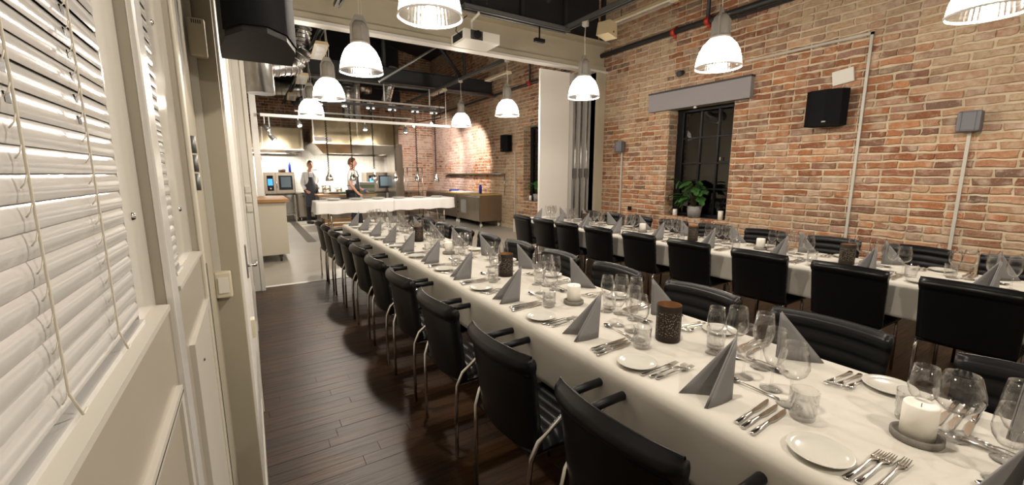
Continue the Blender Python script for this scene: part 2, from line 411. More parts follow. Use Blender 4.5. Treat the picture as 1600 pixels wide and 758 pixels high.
# ------------------------------------------------------------ structure: brick walls
PAL = [(.35, .150, .072), (.29, .118, .060), (.41, .195, .098), (.25, .105, .060), (.38, .205, .125), (.21, .11, .075), (.45, .27, .165), (.34, .205, .155), (.40, .28, .21), (.17, .105, .080)]
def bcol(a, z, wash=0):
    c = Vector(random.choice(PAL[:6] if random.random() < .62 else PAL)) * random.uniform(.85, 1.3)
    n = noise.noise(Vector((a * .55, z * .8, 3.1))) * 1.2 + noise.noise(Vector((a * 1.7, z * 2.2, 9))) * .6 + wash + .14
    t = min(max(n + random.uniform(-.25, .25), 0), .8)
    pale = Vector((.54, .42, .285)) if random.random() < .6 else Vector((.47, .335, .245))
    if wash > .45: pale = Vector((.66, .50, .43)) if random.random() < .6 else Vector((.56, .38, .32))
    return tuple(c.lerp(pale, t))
def brick_shape(L_, H_, D_, seed):
    rnd = random.Random(seed); j = lambda s: rnd.uniform(-s, s); hx, hz = L_ / 2, H_ / 2
    ring = [(-hx, -hz), (-hx * .3, -hz), (hx * .35, -hz), (hx, -hz), (hx, 0), (hx, hz), (hx * .3, hz), (-hx * .35, hz), (-hx, hz), (-hx, 0)]
    n = len(ring); vs = []
    rj = [(a + j(.009), b + j(.008)) for a, b in ring]
    for a, b in rj: vs.append((a, .012, b))
    for a, b in rj: vs.append((a * .985, -D_ * .55 + j(.002), b * .96))
    for a, b in rj: vs.append((a * .93, -D_ + j(.003), b * .80))
    vs.append((j(.02), -D_ + j(.003), 0)); fs = []
    for r_ in (0, 1):
        for i in range(n): fs.append((r_ * n + i, r_ * n + (i + 1) % n, (r_ + 1) * n + (i + 1) % n, (r_ + 1) * n + i))
    for i in range(n): fs.append((2 * n + i, 2 * n + (i + 1) % n, 3 * n))
    return vs, fs
# brick local frame: x along the wall, -y out of the wall towards the room, z up
variants = {}
for kind_, L_ in (('s', .275), ('h', .130)):
    for q in range(7):
        vs, fs = brick_shape(L_, .067, .011, q * 7 + len(kind_) + int(L_ * 1000)); b_ = MB(); b_.add(vs, fs, False)
        variants[(kind_, q)] = (vs, fs, b_.mesh('brick', 'brick'))
COURSE = .0875
def brick_wall(parent, org, along, normal, a0, a1, z0, z1, holes=(), limit=300, wash=lambda a, z: 0, clip=None, heads=False):
    """bricks over a mortar face; org is the wall point at a=0, along/normal unit vectors (normal to the room)"""
    org, along, normal = Vector(org), Vector(along), Vector(normal)
    X = along if along.cross(-normal).z > 0 else along
    M0 = Matrix(((X.x, -normal.x, 0, 0), (X.y, -normal.y, 0, 0), (0, 0, 1, 0), (0, 0, 0, 1)))
    L = []; nrow = int((z1 - z0) / COURSE)
    for r_ in range(nrow):
        z = z0 + (r_ + .5) * COURSE; headers = r_ % 2 == 1; free = [(a0, a1)]
        for h0, h1, hz0, hz1 in holes:
            if hz0 < z + .02 and hz1 > z - .02: free = [q for f0, f1 in free for q in ((f0, min(f1, h0)), (max(f0, h1), f1)) if q[1] - q[0] > .04]
        for f0, f1 in free:
            a = f0; first_ = True
            while a < f1 - .03:
                k = 'h' if random.random() < (.65 if headers else .18) or heads else 's'
                if first_: k = 'h' if headers else 's'; first_ = False
                ln = .145 if k == 'h' else .290
                if f1 - a - ln < .07: ln = f1 - a; k = 'h' if ln < .2 else 's'
                if not clip or clip(a + ln / 2, z): L.append((a + ln / 2, z, k, (ln - .015) / (.130 if k == 'h' else .275)))
                a += ln
    def sz(t):
        P = org + along * t[0] + Vector((0, 0, t[1]))
        return (1 if in_view(P, 10) else .05) / (P - cam.location).length
    L.sort(key=sz, reverse=True)
    st = MB(); cols = []
    for i, (a, z, k, sc) in enumerate(L):
        q = random.randrange(7); vs, fs, me = variants[(k, q)]
        P = org + along * a + Vector((0, 0, z)) + normal * random.uniform(-.003, .003)
        c = bcol(a, z, wash(a, z)); rot = random.uniform(-.012, .012)
        M = Matrix.Translation(P) @ M0 @ RotY(rot) @ Matrix.Diagonal((sc, 1, 1, 1))
        if i < limit:
            o = bpy.data.objects.new('brick', me); COL.objects.link(o); o.parent = parent; o.matrix_local = M; o.color = (*c, 1)
        else:
            st.add(vs, fs, False, M); cols.append(c)
    if cols:
        o = st.build('brickwork', 'brick_field', parent, fix=False); o['kind'] = 'stuff'; set_cols(o, cols, 30)
def wall_with_holes(name, axis_fixed, f0, f1, a0, a1, z0, z1, holes, m):
    """slab with rectangular openings; fixed axis x (0) or y (1)"""
    mb = MB(); xs = sorted({a0, a1, *[h[0] for h in holes], *[h[1] for h in holes]}); zs = sorted({z0, z1, *[h[2] for h in holes], *[h[3] for h in holes]})
    for i in range(len(xs) - 1):
        for j in range(len(zs) - 1):
            cx, cz = (xs[i] + xs[i + 1]) / 2, (zs[j] + zs[j + 1]) / 2
            if any(h[0] < cx < h[1] and h[2] < cz < h[3] for h in holes): continue
            if axis_fixed == 0: mb.box(f0, f1, xs[i], xs[i + 1], zs[j], zs[j + 1])
            else: mb.box(xs[i], xs[i + 1], f0, f1, zs[j], zs[j + 1])
    return struct(name, mb, m)
W1 = (3.68, 4.82, .78, 2.60)     # dining window opening: y0, y1, z0, z1
W2 = (8.05, 9.33, .80, 2.72)     # kitchen side window
wr = wall_with_holes('wall_right', 0, XW + .004, XW + .42, -3.2, YB, -.05, ZR + .1, [W1], 'mortar')
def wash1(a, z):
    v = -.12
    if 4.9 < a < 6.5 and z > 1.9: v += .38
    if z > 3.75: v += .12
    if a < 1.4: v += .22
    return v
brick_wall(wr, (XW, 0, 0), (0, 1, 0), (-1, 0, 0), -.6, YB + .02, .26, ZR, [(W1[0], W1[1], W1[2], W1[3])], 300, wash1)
wk = wall_with_holes('wall_right_kitchen', 0, XW + .004, XW + .42, YB, YK, -.05, ZR + 1.2, [W2], 'mortar'); wk.name = 'wall_right.001'
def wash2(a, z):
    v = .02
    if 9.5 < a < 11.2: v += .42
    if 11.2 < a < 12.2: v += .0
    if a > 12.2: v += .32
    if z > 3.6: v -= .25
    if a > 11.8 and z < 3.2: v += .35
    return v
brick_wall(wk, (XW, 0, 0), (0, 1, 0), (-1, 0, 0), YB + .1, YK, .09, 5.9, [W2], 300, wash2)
# brick reveals on the far jambs and sills of the two windows
for par, W in ((wr, W1), (wk, W2)):
    z = W[2] + .045
    brick_wall(par, (XW, W[1] + .004, 0), (1, 0, 0), (0, -1, 0), .0, .30, W[2], W[3], (), 0, heads=True)
    sill = MB()
    for k in range(int((W[1] - W[0]) / .145)):
        o = bpy.data.objects.new('brick', variants[('h', k % 7)][2]); COL.objects.link(o); o.parent = par
        M = Matrix.Translation((XW + .06, W[0] + .07 + k * .145, W[2])) @ RotZ(PI / 2) @ RotX(-PI / 2)
        o.matrix_local = M; o.color = (*bcol(k, 1), 1); o.scale = (1, 1, 1.7)
wb = struct('wall_back', MB().box(-1.5, XW + .4, YK, YK + .3, -.05, 7.0), 'mortar')
brick_wall(wb, (0, YK, 0), (1, 0, 0), (0, -1, 0), -.4, XW, .3, 6.2, [(-1, 4.75, 0, 2.5), (-1, 4.9, 4.05, 7)], 300, lambda a, z: .5 if z < 2.9 else -.2)
struct('wall_back_upper', MB().box(-1.2, 4.95, YK - .12, YK + .0, 4.05, 7.0), 'roof_dark').name = 'wall_back.002'
tl = struct('wall_tiled', MB().box(-.6, 4.72, YK - .06, YK, .0, 2.55), 'wall_tile'); tl.name = 'wall_back.001'
struct('wall_front', MB().box(-.6, XW + .4, -3.4, -3.2, -.05, ZR + .1), 'cream_paint')
struct('wall_left_kitchen', MB().box(-1.3, -1.1, YB, YK, -.05, 7.0), 'cream_paint').name = 'wall_left.001'
# roof planes: dark boarding with ribs
rf = MB(); rf.box(-1.5, XW + .5, -3.4, YB + .2, ZR, ZR + .1)
rf = struct('ceiling', rf, 'roof_dark')
rk = MB(); rk.prism([(-1.5, 7.1), (XW + .5, 5.6), (XW + .5, 5.75), (-1.5, 7.25)], 1, YB - .05, YK + .3)
rk = struct('ceiling_kitchen', rk, 'roof_dark'); rk.name = 'ceiling.001'
for k in range(8):
    t = MB().box(.1 + k * .85, .2 + k * .85, -3, YB, ZR - .14, ZR)
    o = t.build('rafter', 'steel_dark', rf)
# dark cladding over the beam, upright ribs
gb = MB().box(-.6, 6.05, YB + .06, YB + .12, 4.0, ZR + 1.9)
gb = struct('wall_above_beam', gb, 'roof_dark'); gb.name = 'wall_end'
for k in range(7): MB().box(.4 + k * .95, .47 + k * .95, YB - .01, YB + .06, 4.0, ZR).build('rib', 'steel_dark', gb)

# beam: cream steel channel across the opening
bm_ = MB().prism([(YB - .06, 3.50), (YB + .08, 3.50), (YB + .08, 4.02), (YB - .16, 4.02), (YB - .16, 3.98), (YB + .0, 3.97), (YB + .0, 3.60), (YB - .06, 3.59)], 0, -.6, XW - .02)
bm_ = struct('trim_beam', bm_, 'beam_cream'); bm_.name = 'trim_2'
MB().box(-.6, XW, YB - .10, YB + .08, 3.46, 3.50).build('guide_rail', 'door_white', bm_)
po = MB().box(5.93, XW, YB - .05, YB + .12, 0, 3.50).box(5.93, 6.0, YB - .08, YB + .15, 0, 3.5)
struct('trim_post', po, 'beam_cream').name = 'trim_3'
# folding partition: white leaf and grey concertina stack
fp = empty('folding_partition', (4.7, YB + .12, 0), 0, 'tall white folding partition leaf with grey concertina stack parked by the brick wall', 'partition')
MB().bbox(.0, .70, -.02, .03, .02, 3.42, .004).build('leaf', 'door_white', fp)
for k in range(6):
    M = T(.692 + k * .0895, -.02, 0)
    MB().prism([(0, 0), (.045, -.07), (.0895, 0), (.045, .02)], 2, .02, 3.4, M=M).build('fold', 'curtain', fp)
for k in range(3): MB().tube([(.80 + k * .15, -.10, .3), (.80 + k * .15, -.10, 3.1)], .014, 6).build('rod', 'duct', fp)
for k in range(3): MB().box(.76 + k * .15, .84 + k * .15, -.115, -.085, 1.45, 1.62).build('lock_plate', 'galvanised', fp)

# ------------------------------------------------------------ left wall: glazed panels with blinds
XP = -.14
wl = MB()
wl.box(-.6, XP, 1.60, 1.93, -.05, ZR).box(-.6, -.06, 1.93, YB - .15, -.05, ZR)
wl.box(-.6, XP - .001, -3.2, -.6, -.05, ZR).box(-.6, XP - .10, -.6, 1.60, -.05, ZR)
wl = struct('wall_left', wl, 'grey_wall')
struct('wall_left_end', MB().box(-1.2, .06, YB - .15, YB + .03, -.05, ZR), 'cream_paint').name = 'wall_left.002'
struct('baseboard_left', MB().box(-.06, -.045, 1.93, YB - .15, 0, .10), 'white_paint')
# two panels: a window and a hinged leaf, each with a recess holding a venetian blind
def panel(name, y0, y1, r0, r1, sill_z):
    """flat panel y0..y1 with a recess r0..r1 above the sill"""
    p = MB().box(XP - .09, XP, y0, y1, 0, sill_z).box(XP - .09, XP, r1, y1, sill_z, 3.0).box(XP - .09, XP, y0, r0, sill_z, 3.0).box(XP - .09, XP, r0, r1, 2.75, 3.0).box(XP - .09, XP - .075, r0, r1, sill_z, 2.75)
    return struct(name, p, 'panel_beige')
def screw(par, y_, z_, x=XP, m='chrome', r=.0065): MB().lathe([(0, r * .7), (r * .7, r * .6), (r, 0)], 10, M=T(x, y_, z_) @ RotY(PI / 2)).build('screw', m, par)
w1 = panel('window_1', -.6, .995, -.5, .928, 1.29)
MB().box(XP - .022, XP - .016, .80, .928, 1.29, 2.75).build('jamb_panel', 'gloss_panel', w1)
MB().bbox(XP - .001, XP + .010, .925, .985, .0, 3.0, .003).build('metal_strip', 'alu_frame', w1)
MB().box(XP + .0005, XP + .0015, .987, .994, 0, 3.0).build('seam', 'galvanised', w1)
MB().prism([(XP - .075, 1.287), (XP + .006, 1.287), (XP + .006, 1.296), (XP - .075, 1.303)], 1, -.5, .905).build('sill', 'white_paint', w1)
screw(w1, .90 - .05, 1.455, XP - .016); screw(w1, .79, 2.10, XP - .016)
rec = MB().box(XP - .002, XP + .009, -.5, .90, 1.13, 1.148).box(XP - .002, XP + .009, .875, .90, .2, 1.13)
rec.build('lower_frame', 'white_paint', w1); MB().box(XP - .001, XP + .003, -.5, .875, .2, 1.13).build('lower_panel', 'panel_beige', w1)
MB().box(XP + .0092, XP + .0098, -.5, .90, 1.137, 1.139).build('groove', 'knob', w1); screw(w1, .80, .98, XP + .003, 'knob', .006)
MB().box(XP + .003, XP + .005, .62, .70, .2, 1.02).build('gap_strip', 'window_frame', w1)
d1 = panel('door_1', 1.0, 1.56, 1.045, 1.507, 1.29)
MB().box(XP - .022, XP - .016, 1.235, 1.507, 1.29, 2.75).build('jamb_panel', 'gloss_panel', d1)
MB().bbox(XP - .001, XP + .008, 1.505, 1.555, .0, 3.0, .003).build('edge_strip', 'cream_paint', d1)
MB().prism([(XP - .075, 1.287), (XP + .006, 1.287), (XP + .006, 1.296), (XP - .075, 1.303)], 1, 1.045, 1.50).build('sill', 'white_paint', d1)
MB().box(XP + .0005, XP + .0015, 1.036, 1.041, 1.16, 3.0).build('seam', 'knob', d1)
f = MB().box(XP - .002, XP + .010, 1.10, 1.52, 1.13, 1.150).box(XP - .002, XP + .010, 1.10, 1.125, .1, 1.13)
f.build('lower_frame', 'white_paint', d1); MB().box(XP - .001, XP + .004, 1.16, 1.52, .1, 1.13).build('lower_panel', 'white_paint', d1)
MB().box(XP + .001, XP + .005, 1.135, 1.158, .1, 1.10).build('gap_strip', 'window_frame', d1)
MB().box(XP + .0092, XP + .0105, 1.545, 1.551, 0, 1.25).build('groove', 'knob', d1)
for z_ in (.6, 1.05): screw(d1, 1.27, z_, XP + .004, 'knob', .005)
screw(d1, 1.36, 1.43, XP - .016); screw(d1, 1.30, 1.86, XP - .016)
hg = MB()
for k in range(3): hg.tube([(XP + .010, 1.575, 1.47 + k * .055), (XP + .010, 1.575, 1.52 + k * .055)], .008, 8)
hg.box(XP, XP + .006, 1.56, 1.59, 1.46, 1.64); hg.build('hinge', 'galvanised', d1)
def blind(label, y0, y1, z0, z1, pitch, holes, hz, xs=XP - .018):
    b = empty('venetian_blind', (xs, (y0 + y1) / 2, z1), 0, label, 'blind')
    hw = (y1 - y0) / 2; n = int((z1 - z0) / pitch); sl = MB()
    for off in (0, -.0004):
        sl.grid(lambda u, v: ((u - .5) * .0030, -hw + v * 2 * hw, -(u - .5) * .0255 ), 6, 1) if False else sl.grid(lambda u, v: ((u - .5) * .0034 + .0026 * (1 - 4 * (u - .5) ** 2) + off, -hw + v * 2 * hw, -(u - .5) * .0255), 6, 1)
    me = sl.mesh('slat', 'slat_white', False)
    for k in range(n):
        o = bpy.data.objects.new('slat', me); COL.objects.link(o); o.parent = b; o.location = (0, 0, -(k + 1) * pitch); o.rotation_euler = (random.uniform(-.0012, .0012), random.uniform(-.06, .06), 0)
    MB().box(-.012, .012, -hw, hw, -.004, .03).build('head_rail', 'slat_white', b)
    MB().box(-.008, .008, -hw, hw, -(n + 1) * pitch - .006, -(n + 1) * pitch + .004).build('bottom_rail', 'slat_white', b)
    zb = -(n + 1) * pitch
    for hy in holes:
        y_ = hy - (y0 + y1) / 2
        MB().tube([(.0095, y_, 0), (.0098, y_ + .002, zb * .5), (.0095, y_, zb + .03), (.013, y_ + .01, zb + .004), (.012, y_ + .025, zb + .003)], .0012, 5).build('ladder_cord', 'cord', b)
        lc = MB()
        for k in range(n): lc.tube([(.0092, y_, -(k + .55) * pitch), (.0080, y_ - .002, -(k + .85) * pitch), (.0050, y_ - .003, -(k + 1.05) * pitch)], .0006, 4)
        lc.build('cord_loops', 'cord', b)['kind'] = 'stuff'
        h = MB()
        for k in range(n):
            if z1 - (k + 1) * pitch > hz: h.box(-.0002, .0032, y_ + .006, y_ + .016, -(k + 1) * pitch - .004, -(k + 1) * pitch + .0045)
        h.build('cord_slots', 'window_frame', b)['kind'] = 'stuff'
    return b
blind('wide glossy white venetian blind in the nearest window panel at left', -.48, .80, 1.31, 2.60, .0232, (.49, .66), 1.565)
blind('narrow white venetian blind in the hinged leaf by the grey pillar', 1.05, 1.24, 1.31, 2.60, .0232, (1.10,), 1.44)
# fittings on the left wall
dt = empty('thermostat', (-.10, 1.925, 1.99), 0, 'cream thermostat box high on the left pillar', 'thermostat')
MB().bbox(-.035, .018, -.03, .005, -.065, .065, .008).build('housing', 'cream_plastic', dt)
for k in range(5): MB().box(-.02 + k * .006, -.017 + k * .006, -.031, -.029, .045, .058).build('vent_slot', 'knob', dt)
cd = MB().box(XP, XP + .022, 1.905, 1.928, 1.13, 3.2); tag(cd.build('cable_duct', 'white_paint'), 'white upright cable duct at the edge of the left grey pillar', 'cable duct')
so = empty('switch_box', (-.118, 1.925, 1.10), 0, 'cream switch box at the foot of the white cable duct on the left pillar', 'switch')
MB().bbox(-.022, .03, -.04, .0, -.05, .05, .006).build('housing', 'cream_plastic', so); MB().box(-.012, .02, -.044, -.04, -.03, .03).build('rocker', 'white_plastic', so)
for nm, y_, z_, lab in (('a', 2.5, .72, 'small cream wall socket low on the grey left wall edge'),):
    MBo = MB().bbox(-.06, -.035, y_ - .03, y_ + .03, z_ - .05, z_ + .05, .005); tag(MBo.build('wall_socket', 'cream_plastic'), lab, 'socket')
d2 = MB().box(-.062, -.052, 2.0, 2.95, .0, 2.3).box(-.06, -.04, 2.95, 3.03, 0, 2.4).box(-.06, -.04, 4.6, 4.7, 0, 3.2)
d2 = struct('door_2', d2, 'door_white')
h = MB().tube([(-.052, 2.78, 1.0), (-.005, 2.78, 1.0), (.0, 2.84, 1.0), (.0, 2.90, 1.0)], .009, 8); h.build('lever_handle', 'chrome', d2)
MB().box(-.052, -.044, 2.76, 2.80, .93, 1.12).build('escutcheon', 'galvanised', d2)
dj = struct('door_3', MB().box(-.05, .045, YB - .17, YB - .15, 0, 3.0).box(.03, .075, YB - .19, YB - .15, 0, 3.1), 'door_white')
for z_, nm in ((1.32, 'switch_plate'), (1.20, 'switch_plate'), (1.08, 'socket_plate')):
    MB().bbox(-.045, .02, YB - .19, YB - .168, z_ - .04, z_ + .04, .004).build(nm, 'white_plastic', dj)
# near speaker hanging above the left wall
sp = empty('wall_speaker', (-.05, 1.75, 2.0), 0, 'large black loudspeaker overhead on the left wall', 'speaker'); sp.scale = (.93, .93, .93)
prof = [(.0, .0), (.02, -.12), (.07, -.19), (.14, -.20), (.20, -.15), (.235, -.05), (.235, .10), (.0, .10)]
s_ = MB().prism([(a, b) for a, b in prof], 2, -.08, .42, M=T(.01, .0, 0) @ RotY(R(0)) @ RotX(R(-6))); s_.build('cabinet', 'speaker_side', sp)
def gf(u, v):
    k = u * 5; i = min(int(k), 4); t = k - i; P = prof[1:7]; a = P[i][0] + (P[i + 1][0] - P[i][0]) * t; b = P[i][1] + (P[i + 1][1] - P[i][1]) * t
    cx, cy = .12, -.02; d = Vector((a - cx, b - cy)); d *= 1.04
    return (cx + d.x, cy + d.y, -.06 + v * .46)
MB().grid(gf, 10, 2, M=T(.01, 0, 0) @ RotX(R(-6))).build('grille', 'speaker_black', sp)
MB().box(-.01, .03, .0, .06, .1, .3).build('bracket', 'steel_dark', sp)
MB().tube([(-.0, -.10, .28), (.012, -.15, .22), (.02, -.17, .27), (.02, -.16, .36)], .004, 6).build('red_cable', 'red_plastic', sp)

# ------------------------------------------------------------ windows in the brick wall
def muntin_window(name, y0, y1, z0, z1, xi, cols, rows):
    o = empty(name, (xi, (y0 + y1) / 2, z0), 0, kind='structure'); hy = (y1 - y0) / 2; hz = z1 - z0
    f = MB()
    for a, b in ((-hy, -hy + .06), (hy - .13, hy)): f.bbox(-.04, .04, a, b, 0, hz, .006)
    f.bbox(-.04, .04, -hy + .05, hy - .1, 0, .06, .006).bbox(-.04, .04, -hy + .05, hy - .1, hz - .06, hz, .006); f.build('frame', 'window_frame', o)
    ya, yb = -hy + .06, hy - .13; za, zb = .06, hz - .06
    for i in range(1, cols): 
        yy = ya + (yb - ya) * i / cols; MB().bbox(-.025, .03, yy - .016, yy + .016, za, zb, .004).build('muntin', 'window_frame', o)
    for j in range(1, rows):
        zz = za + (zb - za) * j / rows; MB().bbox(-.024, .029, ya, yb, zz - .014, zz + .014, .004).build('glazing_bar', 'window_frame', o)
    for i in range(cols):
        for j in range(rows):
            a, b = ya + (yb - ya) * i / cols, ya + (yb - ya) * (i + 1) / cols; c, d = za + (zb - za) * j / rows, za + (zb - za) * (j + 1) / rows
            MB().box(-.002, .002, a + .012, b - .012, c + .011, d - .011).build('pane', 'pane', o)
    MB().bbox(-.06, -.04, -hy + .28, -hy + .30, hz * .52, hz * .55, .003).build('latch', 'chrome', o)
    return o
muntin_window('window_2', W1[0], W1[1], W1[2], W1[3], XW + .27, 3, 4)
muntin_window('window_3', W2[0], W2[1], W2[2], W2[3], XW + .27, 3, 5)
struct('wall_outside', MB().box(XW + 2.4, XW + 2.5, -2, 14, -.5, 6), 'outside').name = 'wall_outer'
va = empty('roller_blind_cassette', (XW - .01, 4.3, 2.58), 0, 'grey fabric valance box over the dining window', 'blind box')
MB().bbox(-.09, 0, -.89, .89, 0, .29, .004).build('fascia', 'valance', va)
MB().bbox(-.10, 0, -.90, .90, .29, .315, .003).build('top_rail', 'steel_dark', va)
MB().bbox(-.05, -.02, -.02, .02, -.03, .0, .004).build('pull_tab', 'white_plastic', va)

# window sill things
def leaf_mesh(L_, W_, seed):
    rnd = random.Random(seed); b = MB()
    def f(u, v):
        w_ = math.sin(PI * min(v * 1.02, 1)) ** .7 * (1 - .35 * v) * W_; lobe = 1 + .25 * math.sin(v * 16) * (abs(u - .5) * 2)
        return ((u - .5) * 2 * w_ * lobe, v * L_, -.35 * L_ * v * v + .06 * abs(u - .5) * W_ * 6 - .01)
    b.grid(f, 4, 7); return b.mesh('leaf', 'plant')
leaf_me = [leaf_mesh(.20, .085, 1), leaf_mesh(.16, .06, 2), leaf_mesh(.24, .10, 3)]
def potted(loc, label, nleaf, spread, h, pot_m, pr):
    p = empty('potted_plant', (loc[0] - .04, loc[1], loc[2]), 0, label, 'plant')
    MB().lathe([(0, .01), (pr * .8, 0), (pr, .19), (pr * .93, .19), (pr * .9, .165), (0, .165)], 18).build('pot', pot_m, p)
    for k in range(nleaf):
        rnd = random.Random(k + nleaf); a = rnd.uniform(0, 2 * PI); rr = spread * rnd.uniform(.25, 1); z = h * rnd.uniform(.35, 1) + .1
        x_, y_ = rr * math.cos(a) * .35, rr * math.sin(a)
        if x_ > .01: x_ = -x_ * .6
        stt = MB().tube([(0, 0, .16), (x_ * .4, y_ * .45, z * .8), (x_, y_, z)], .0035, 5); stt.build('stem', 'stem', p)
        o = bpy.data.objects.new('leaf', leaf_me[k % 3]); COL.objects.link(o); o.parent = p; o.location = (x_, y_, z)
        o.rotation_euler = (rnd.uniform(-.9, .5), rnd.uniform(-.3, .3), (R(135) if y_ > 0 else R(225)) - PI / 2 + rnd.uniform(-.6, .6)); o.scale = (.9, .9, .9)
    return p
potted((XW + .13, 4.28, W1[2] + .012), 'bushy green potted plant with broad split leaves on the dining window sill', 34, .34, .52, 'pot_grey', .12)
potted((XW + .13, 8.80, W2[2] + .012), 'leafy green plant in a pale grey pot on the far kitchen side window sill', 12, .22, .42, 'pot_grey', .11)
for y_, lab, hh in ((4.66, 'white candle at the left end of the dining window sill', .11), (3.82, 'white candle at the right end of the dining window sill', .14), (9.12, 'white candle on the kitchen side window sill', .13)):
    c = MB().lathe([(0, 0), (.038, 0), (.038, hh), (.034, hh + .004), (.02, hh - .004), (0, hh - .006)], 16)
    o = c.build('sill_candle', 'candle'); tag(o, lab, 'candle'); o.location = (XW + .10, y_, (W1 if y_ < 6 else W2)[2] + .012)
    MB().tube([(0, 0, hh - .006), (0, .002, hh + .008)], .0012, 5).build('wick', 'knob', o)

# ------------------------------------------------------------ wall fittings on brick
def conduit(name, pts, label, r=.014):
    mb = MB()
    for a, b in zip(pts[:-1], pts[1:]):
        a, b = Vector(a), Vector(b); lo = Vector([min(a[i], b[i]) - (r if i else .0) for i in range(3)]); hi = Vector([max(a[i], b[i]) + (r if i else .0) for i in range(3)])
        mb.box(XW - .034, XW - .012, lo.y, hi.y, lo.z, hi.z)
    tag(mb.build(name, 'white_paint'), label, 'cable duct')
conduit('cable_duct', [(0, 2.11, .3), (0, 2.11, 3.10), (0, 3.55, 3.10)], 'white cable duct up the brick wall turning left above the black speaker')
conduit('cable_duct', [(0, 1.20, .3), (0, 1.20, 1.93)], 'white cable duct rising to the right grey wall lamp')
conduit('cable_duct', [(0, 5.84, .3), (0, 5.84, 1.93)], 'white cable duct rising to the left grey wall lamp near the partition')
conduit('cable_duct', [(0, 9.70, .3), (0, 9.70, 2.1)], 'white cable duct below the small speaker by the kitchen window')
def wall_lamp(y_, label):
    o = empty('wall_lamp', (XW - .012, y_, 2.03), 0, label, 'wall lamp', None)
    MB().bbox(-.14, -.02, -.085, .085, -.10, .10, .02).build('housing', 'grey_plastic', o)
    MB().box(-.022, 0, -.05, .05, -.06, .06).build('back_plate', 'grey_plastic', o)
    for k in (-1, 1): MB().box(-.142, -.139, -.05 * k - .002, -.05 * k + .002, -.09, .09).build('groove', 'knob', o)
wall_lamp(1.20, 'grey box wall lamp on brick, right of the black speaker'); wall_lamp(5.84, 'grey box wall lamp on brick, left of the dining window')
def small_speaker(y_, z_, label, w_=.27, h_=.44):
    o = empty('wall_speaker', (XW - .012, y_, z_), 0, label, 'speaker')
    pf = [(0, -w_ * .45), (-.18, -w_ * .62), (-.26, -w_ * .45), (-.29, 0), (-.26, w_ * .45), (-.18, w_ * .62), (0, w_ * .45)]
    M = RotZ(R(12)) if y_ < 5 else Matrix.Identity(4)
    MB().prism([(a * .85 - .03, b) for a, b in pf], 2, -h_ / 2, h_ / 2, M=M).build('cabinet', 'speaker_black', o)
    MB().bbox(-.05, .0, -.04, .04, -.06, .06, .005).build('bracket', 'steel_dark', o)
    MB().box(-.279, -.276, -.02, .02, -h_ / 2 + .04, -h_ / 2 + .055, M=M).build('badge', 'galvanised', o)
small_speaker(2.45, 2.30, 'black wall speaker on brick between the dining window and the right wall lamp', .34, .42)
small_speaker(9.95, 2.33, 'small black wall speaker beside the kitchen side window')
ro = empty('wifi_router', (XW - .012, 2.34, 2.67), 0, 'flat white square access point tilted on the brick wall', 'router')
M = RotX(R(-8)); MB().bbox(-.035, 0, -.11, .11, -.085, .085, .01, M=M).build('body', 'white_plastic', ro)
MB().tube([(-.01, -.02, -.08), (-.02, .0, -.14), (-.01, .06, -.18), (-.01, .05, -.24)], .003, 5).build('cable', 'white_plastic', ro)
sk = MB().bbox(XW - .03, XW - .01, 5.55, 5.63, .83, .90, .004); tag(sk.build('wall_socket', 'black_plastic'), 'small black socket on the brick near the partition post', 'socket')
bx = MB().tube([(XW - .11, 4.60, 3.12), (XW - .0, 4.60, 3.16)], [.05, .035], 10); tag(bx.build('pipe_bracket', 'steel_dark'), 'dark grey cone spotlight base on brick behind the big right pendant', 'spotlight')
# dark pipe with red clips
pp = empty('wall_pipe', (XW - .10, 3, 3.80), 0, 'thick dark pipe running along the brick wall with red clamps', 'pipe')
MB().tube([(0, -6, 0), (0, 3.55, 0)], .045, 12).build('pipe', 'pipe_dark', pp)
MB().tube([(.03, -6, -.07), (.03, 1.1, -.07)], .02, 8).build('thin_pipe', 'steel_dark', pp)
for y_ in (1.15, 1.75):
    c = MB().tube([(0, y_ - .035, 0), (0, y_ + .035, 0)], .058, 12); c.tube([(.03, y_, -.09), (.06, y_, .09)], .025, 8); c.build('clamp', 'red_clip', pp)
MB().tube([(0, 1.15, .04), (0, 1.15, 1.4)], .03, 8).build('riser', 'pipe_dark', pp)
p2 = empty('wall_pipe', (XW - .10, 10, 3.74), 0, 'thin dark pipe high on the kitchen brick wall with red clamps', 'pipe')
MB().tube([(0, -3.4, 0), (0, 5.4, -.1)], .03, 10).build('pipe', 'pipe_dark', p2)
for y_ in (-1.6, -1.1, .9): MB().tube([(0, y_ - .05, -.02), (0, y_ + .05, -.02)], .06, 8).build('clamp', 'red_clip', p2)
MB().tube([(0, -1.1, .02), (0, -1.1, 1.4)], .025, 8).build('riser', 'pipe_dark', p2)

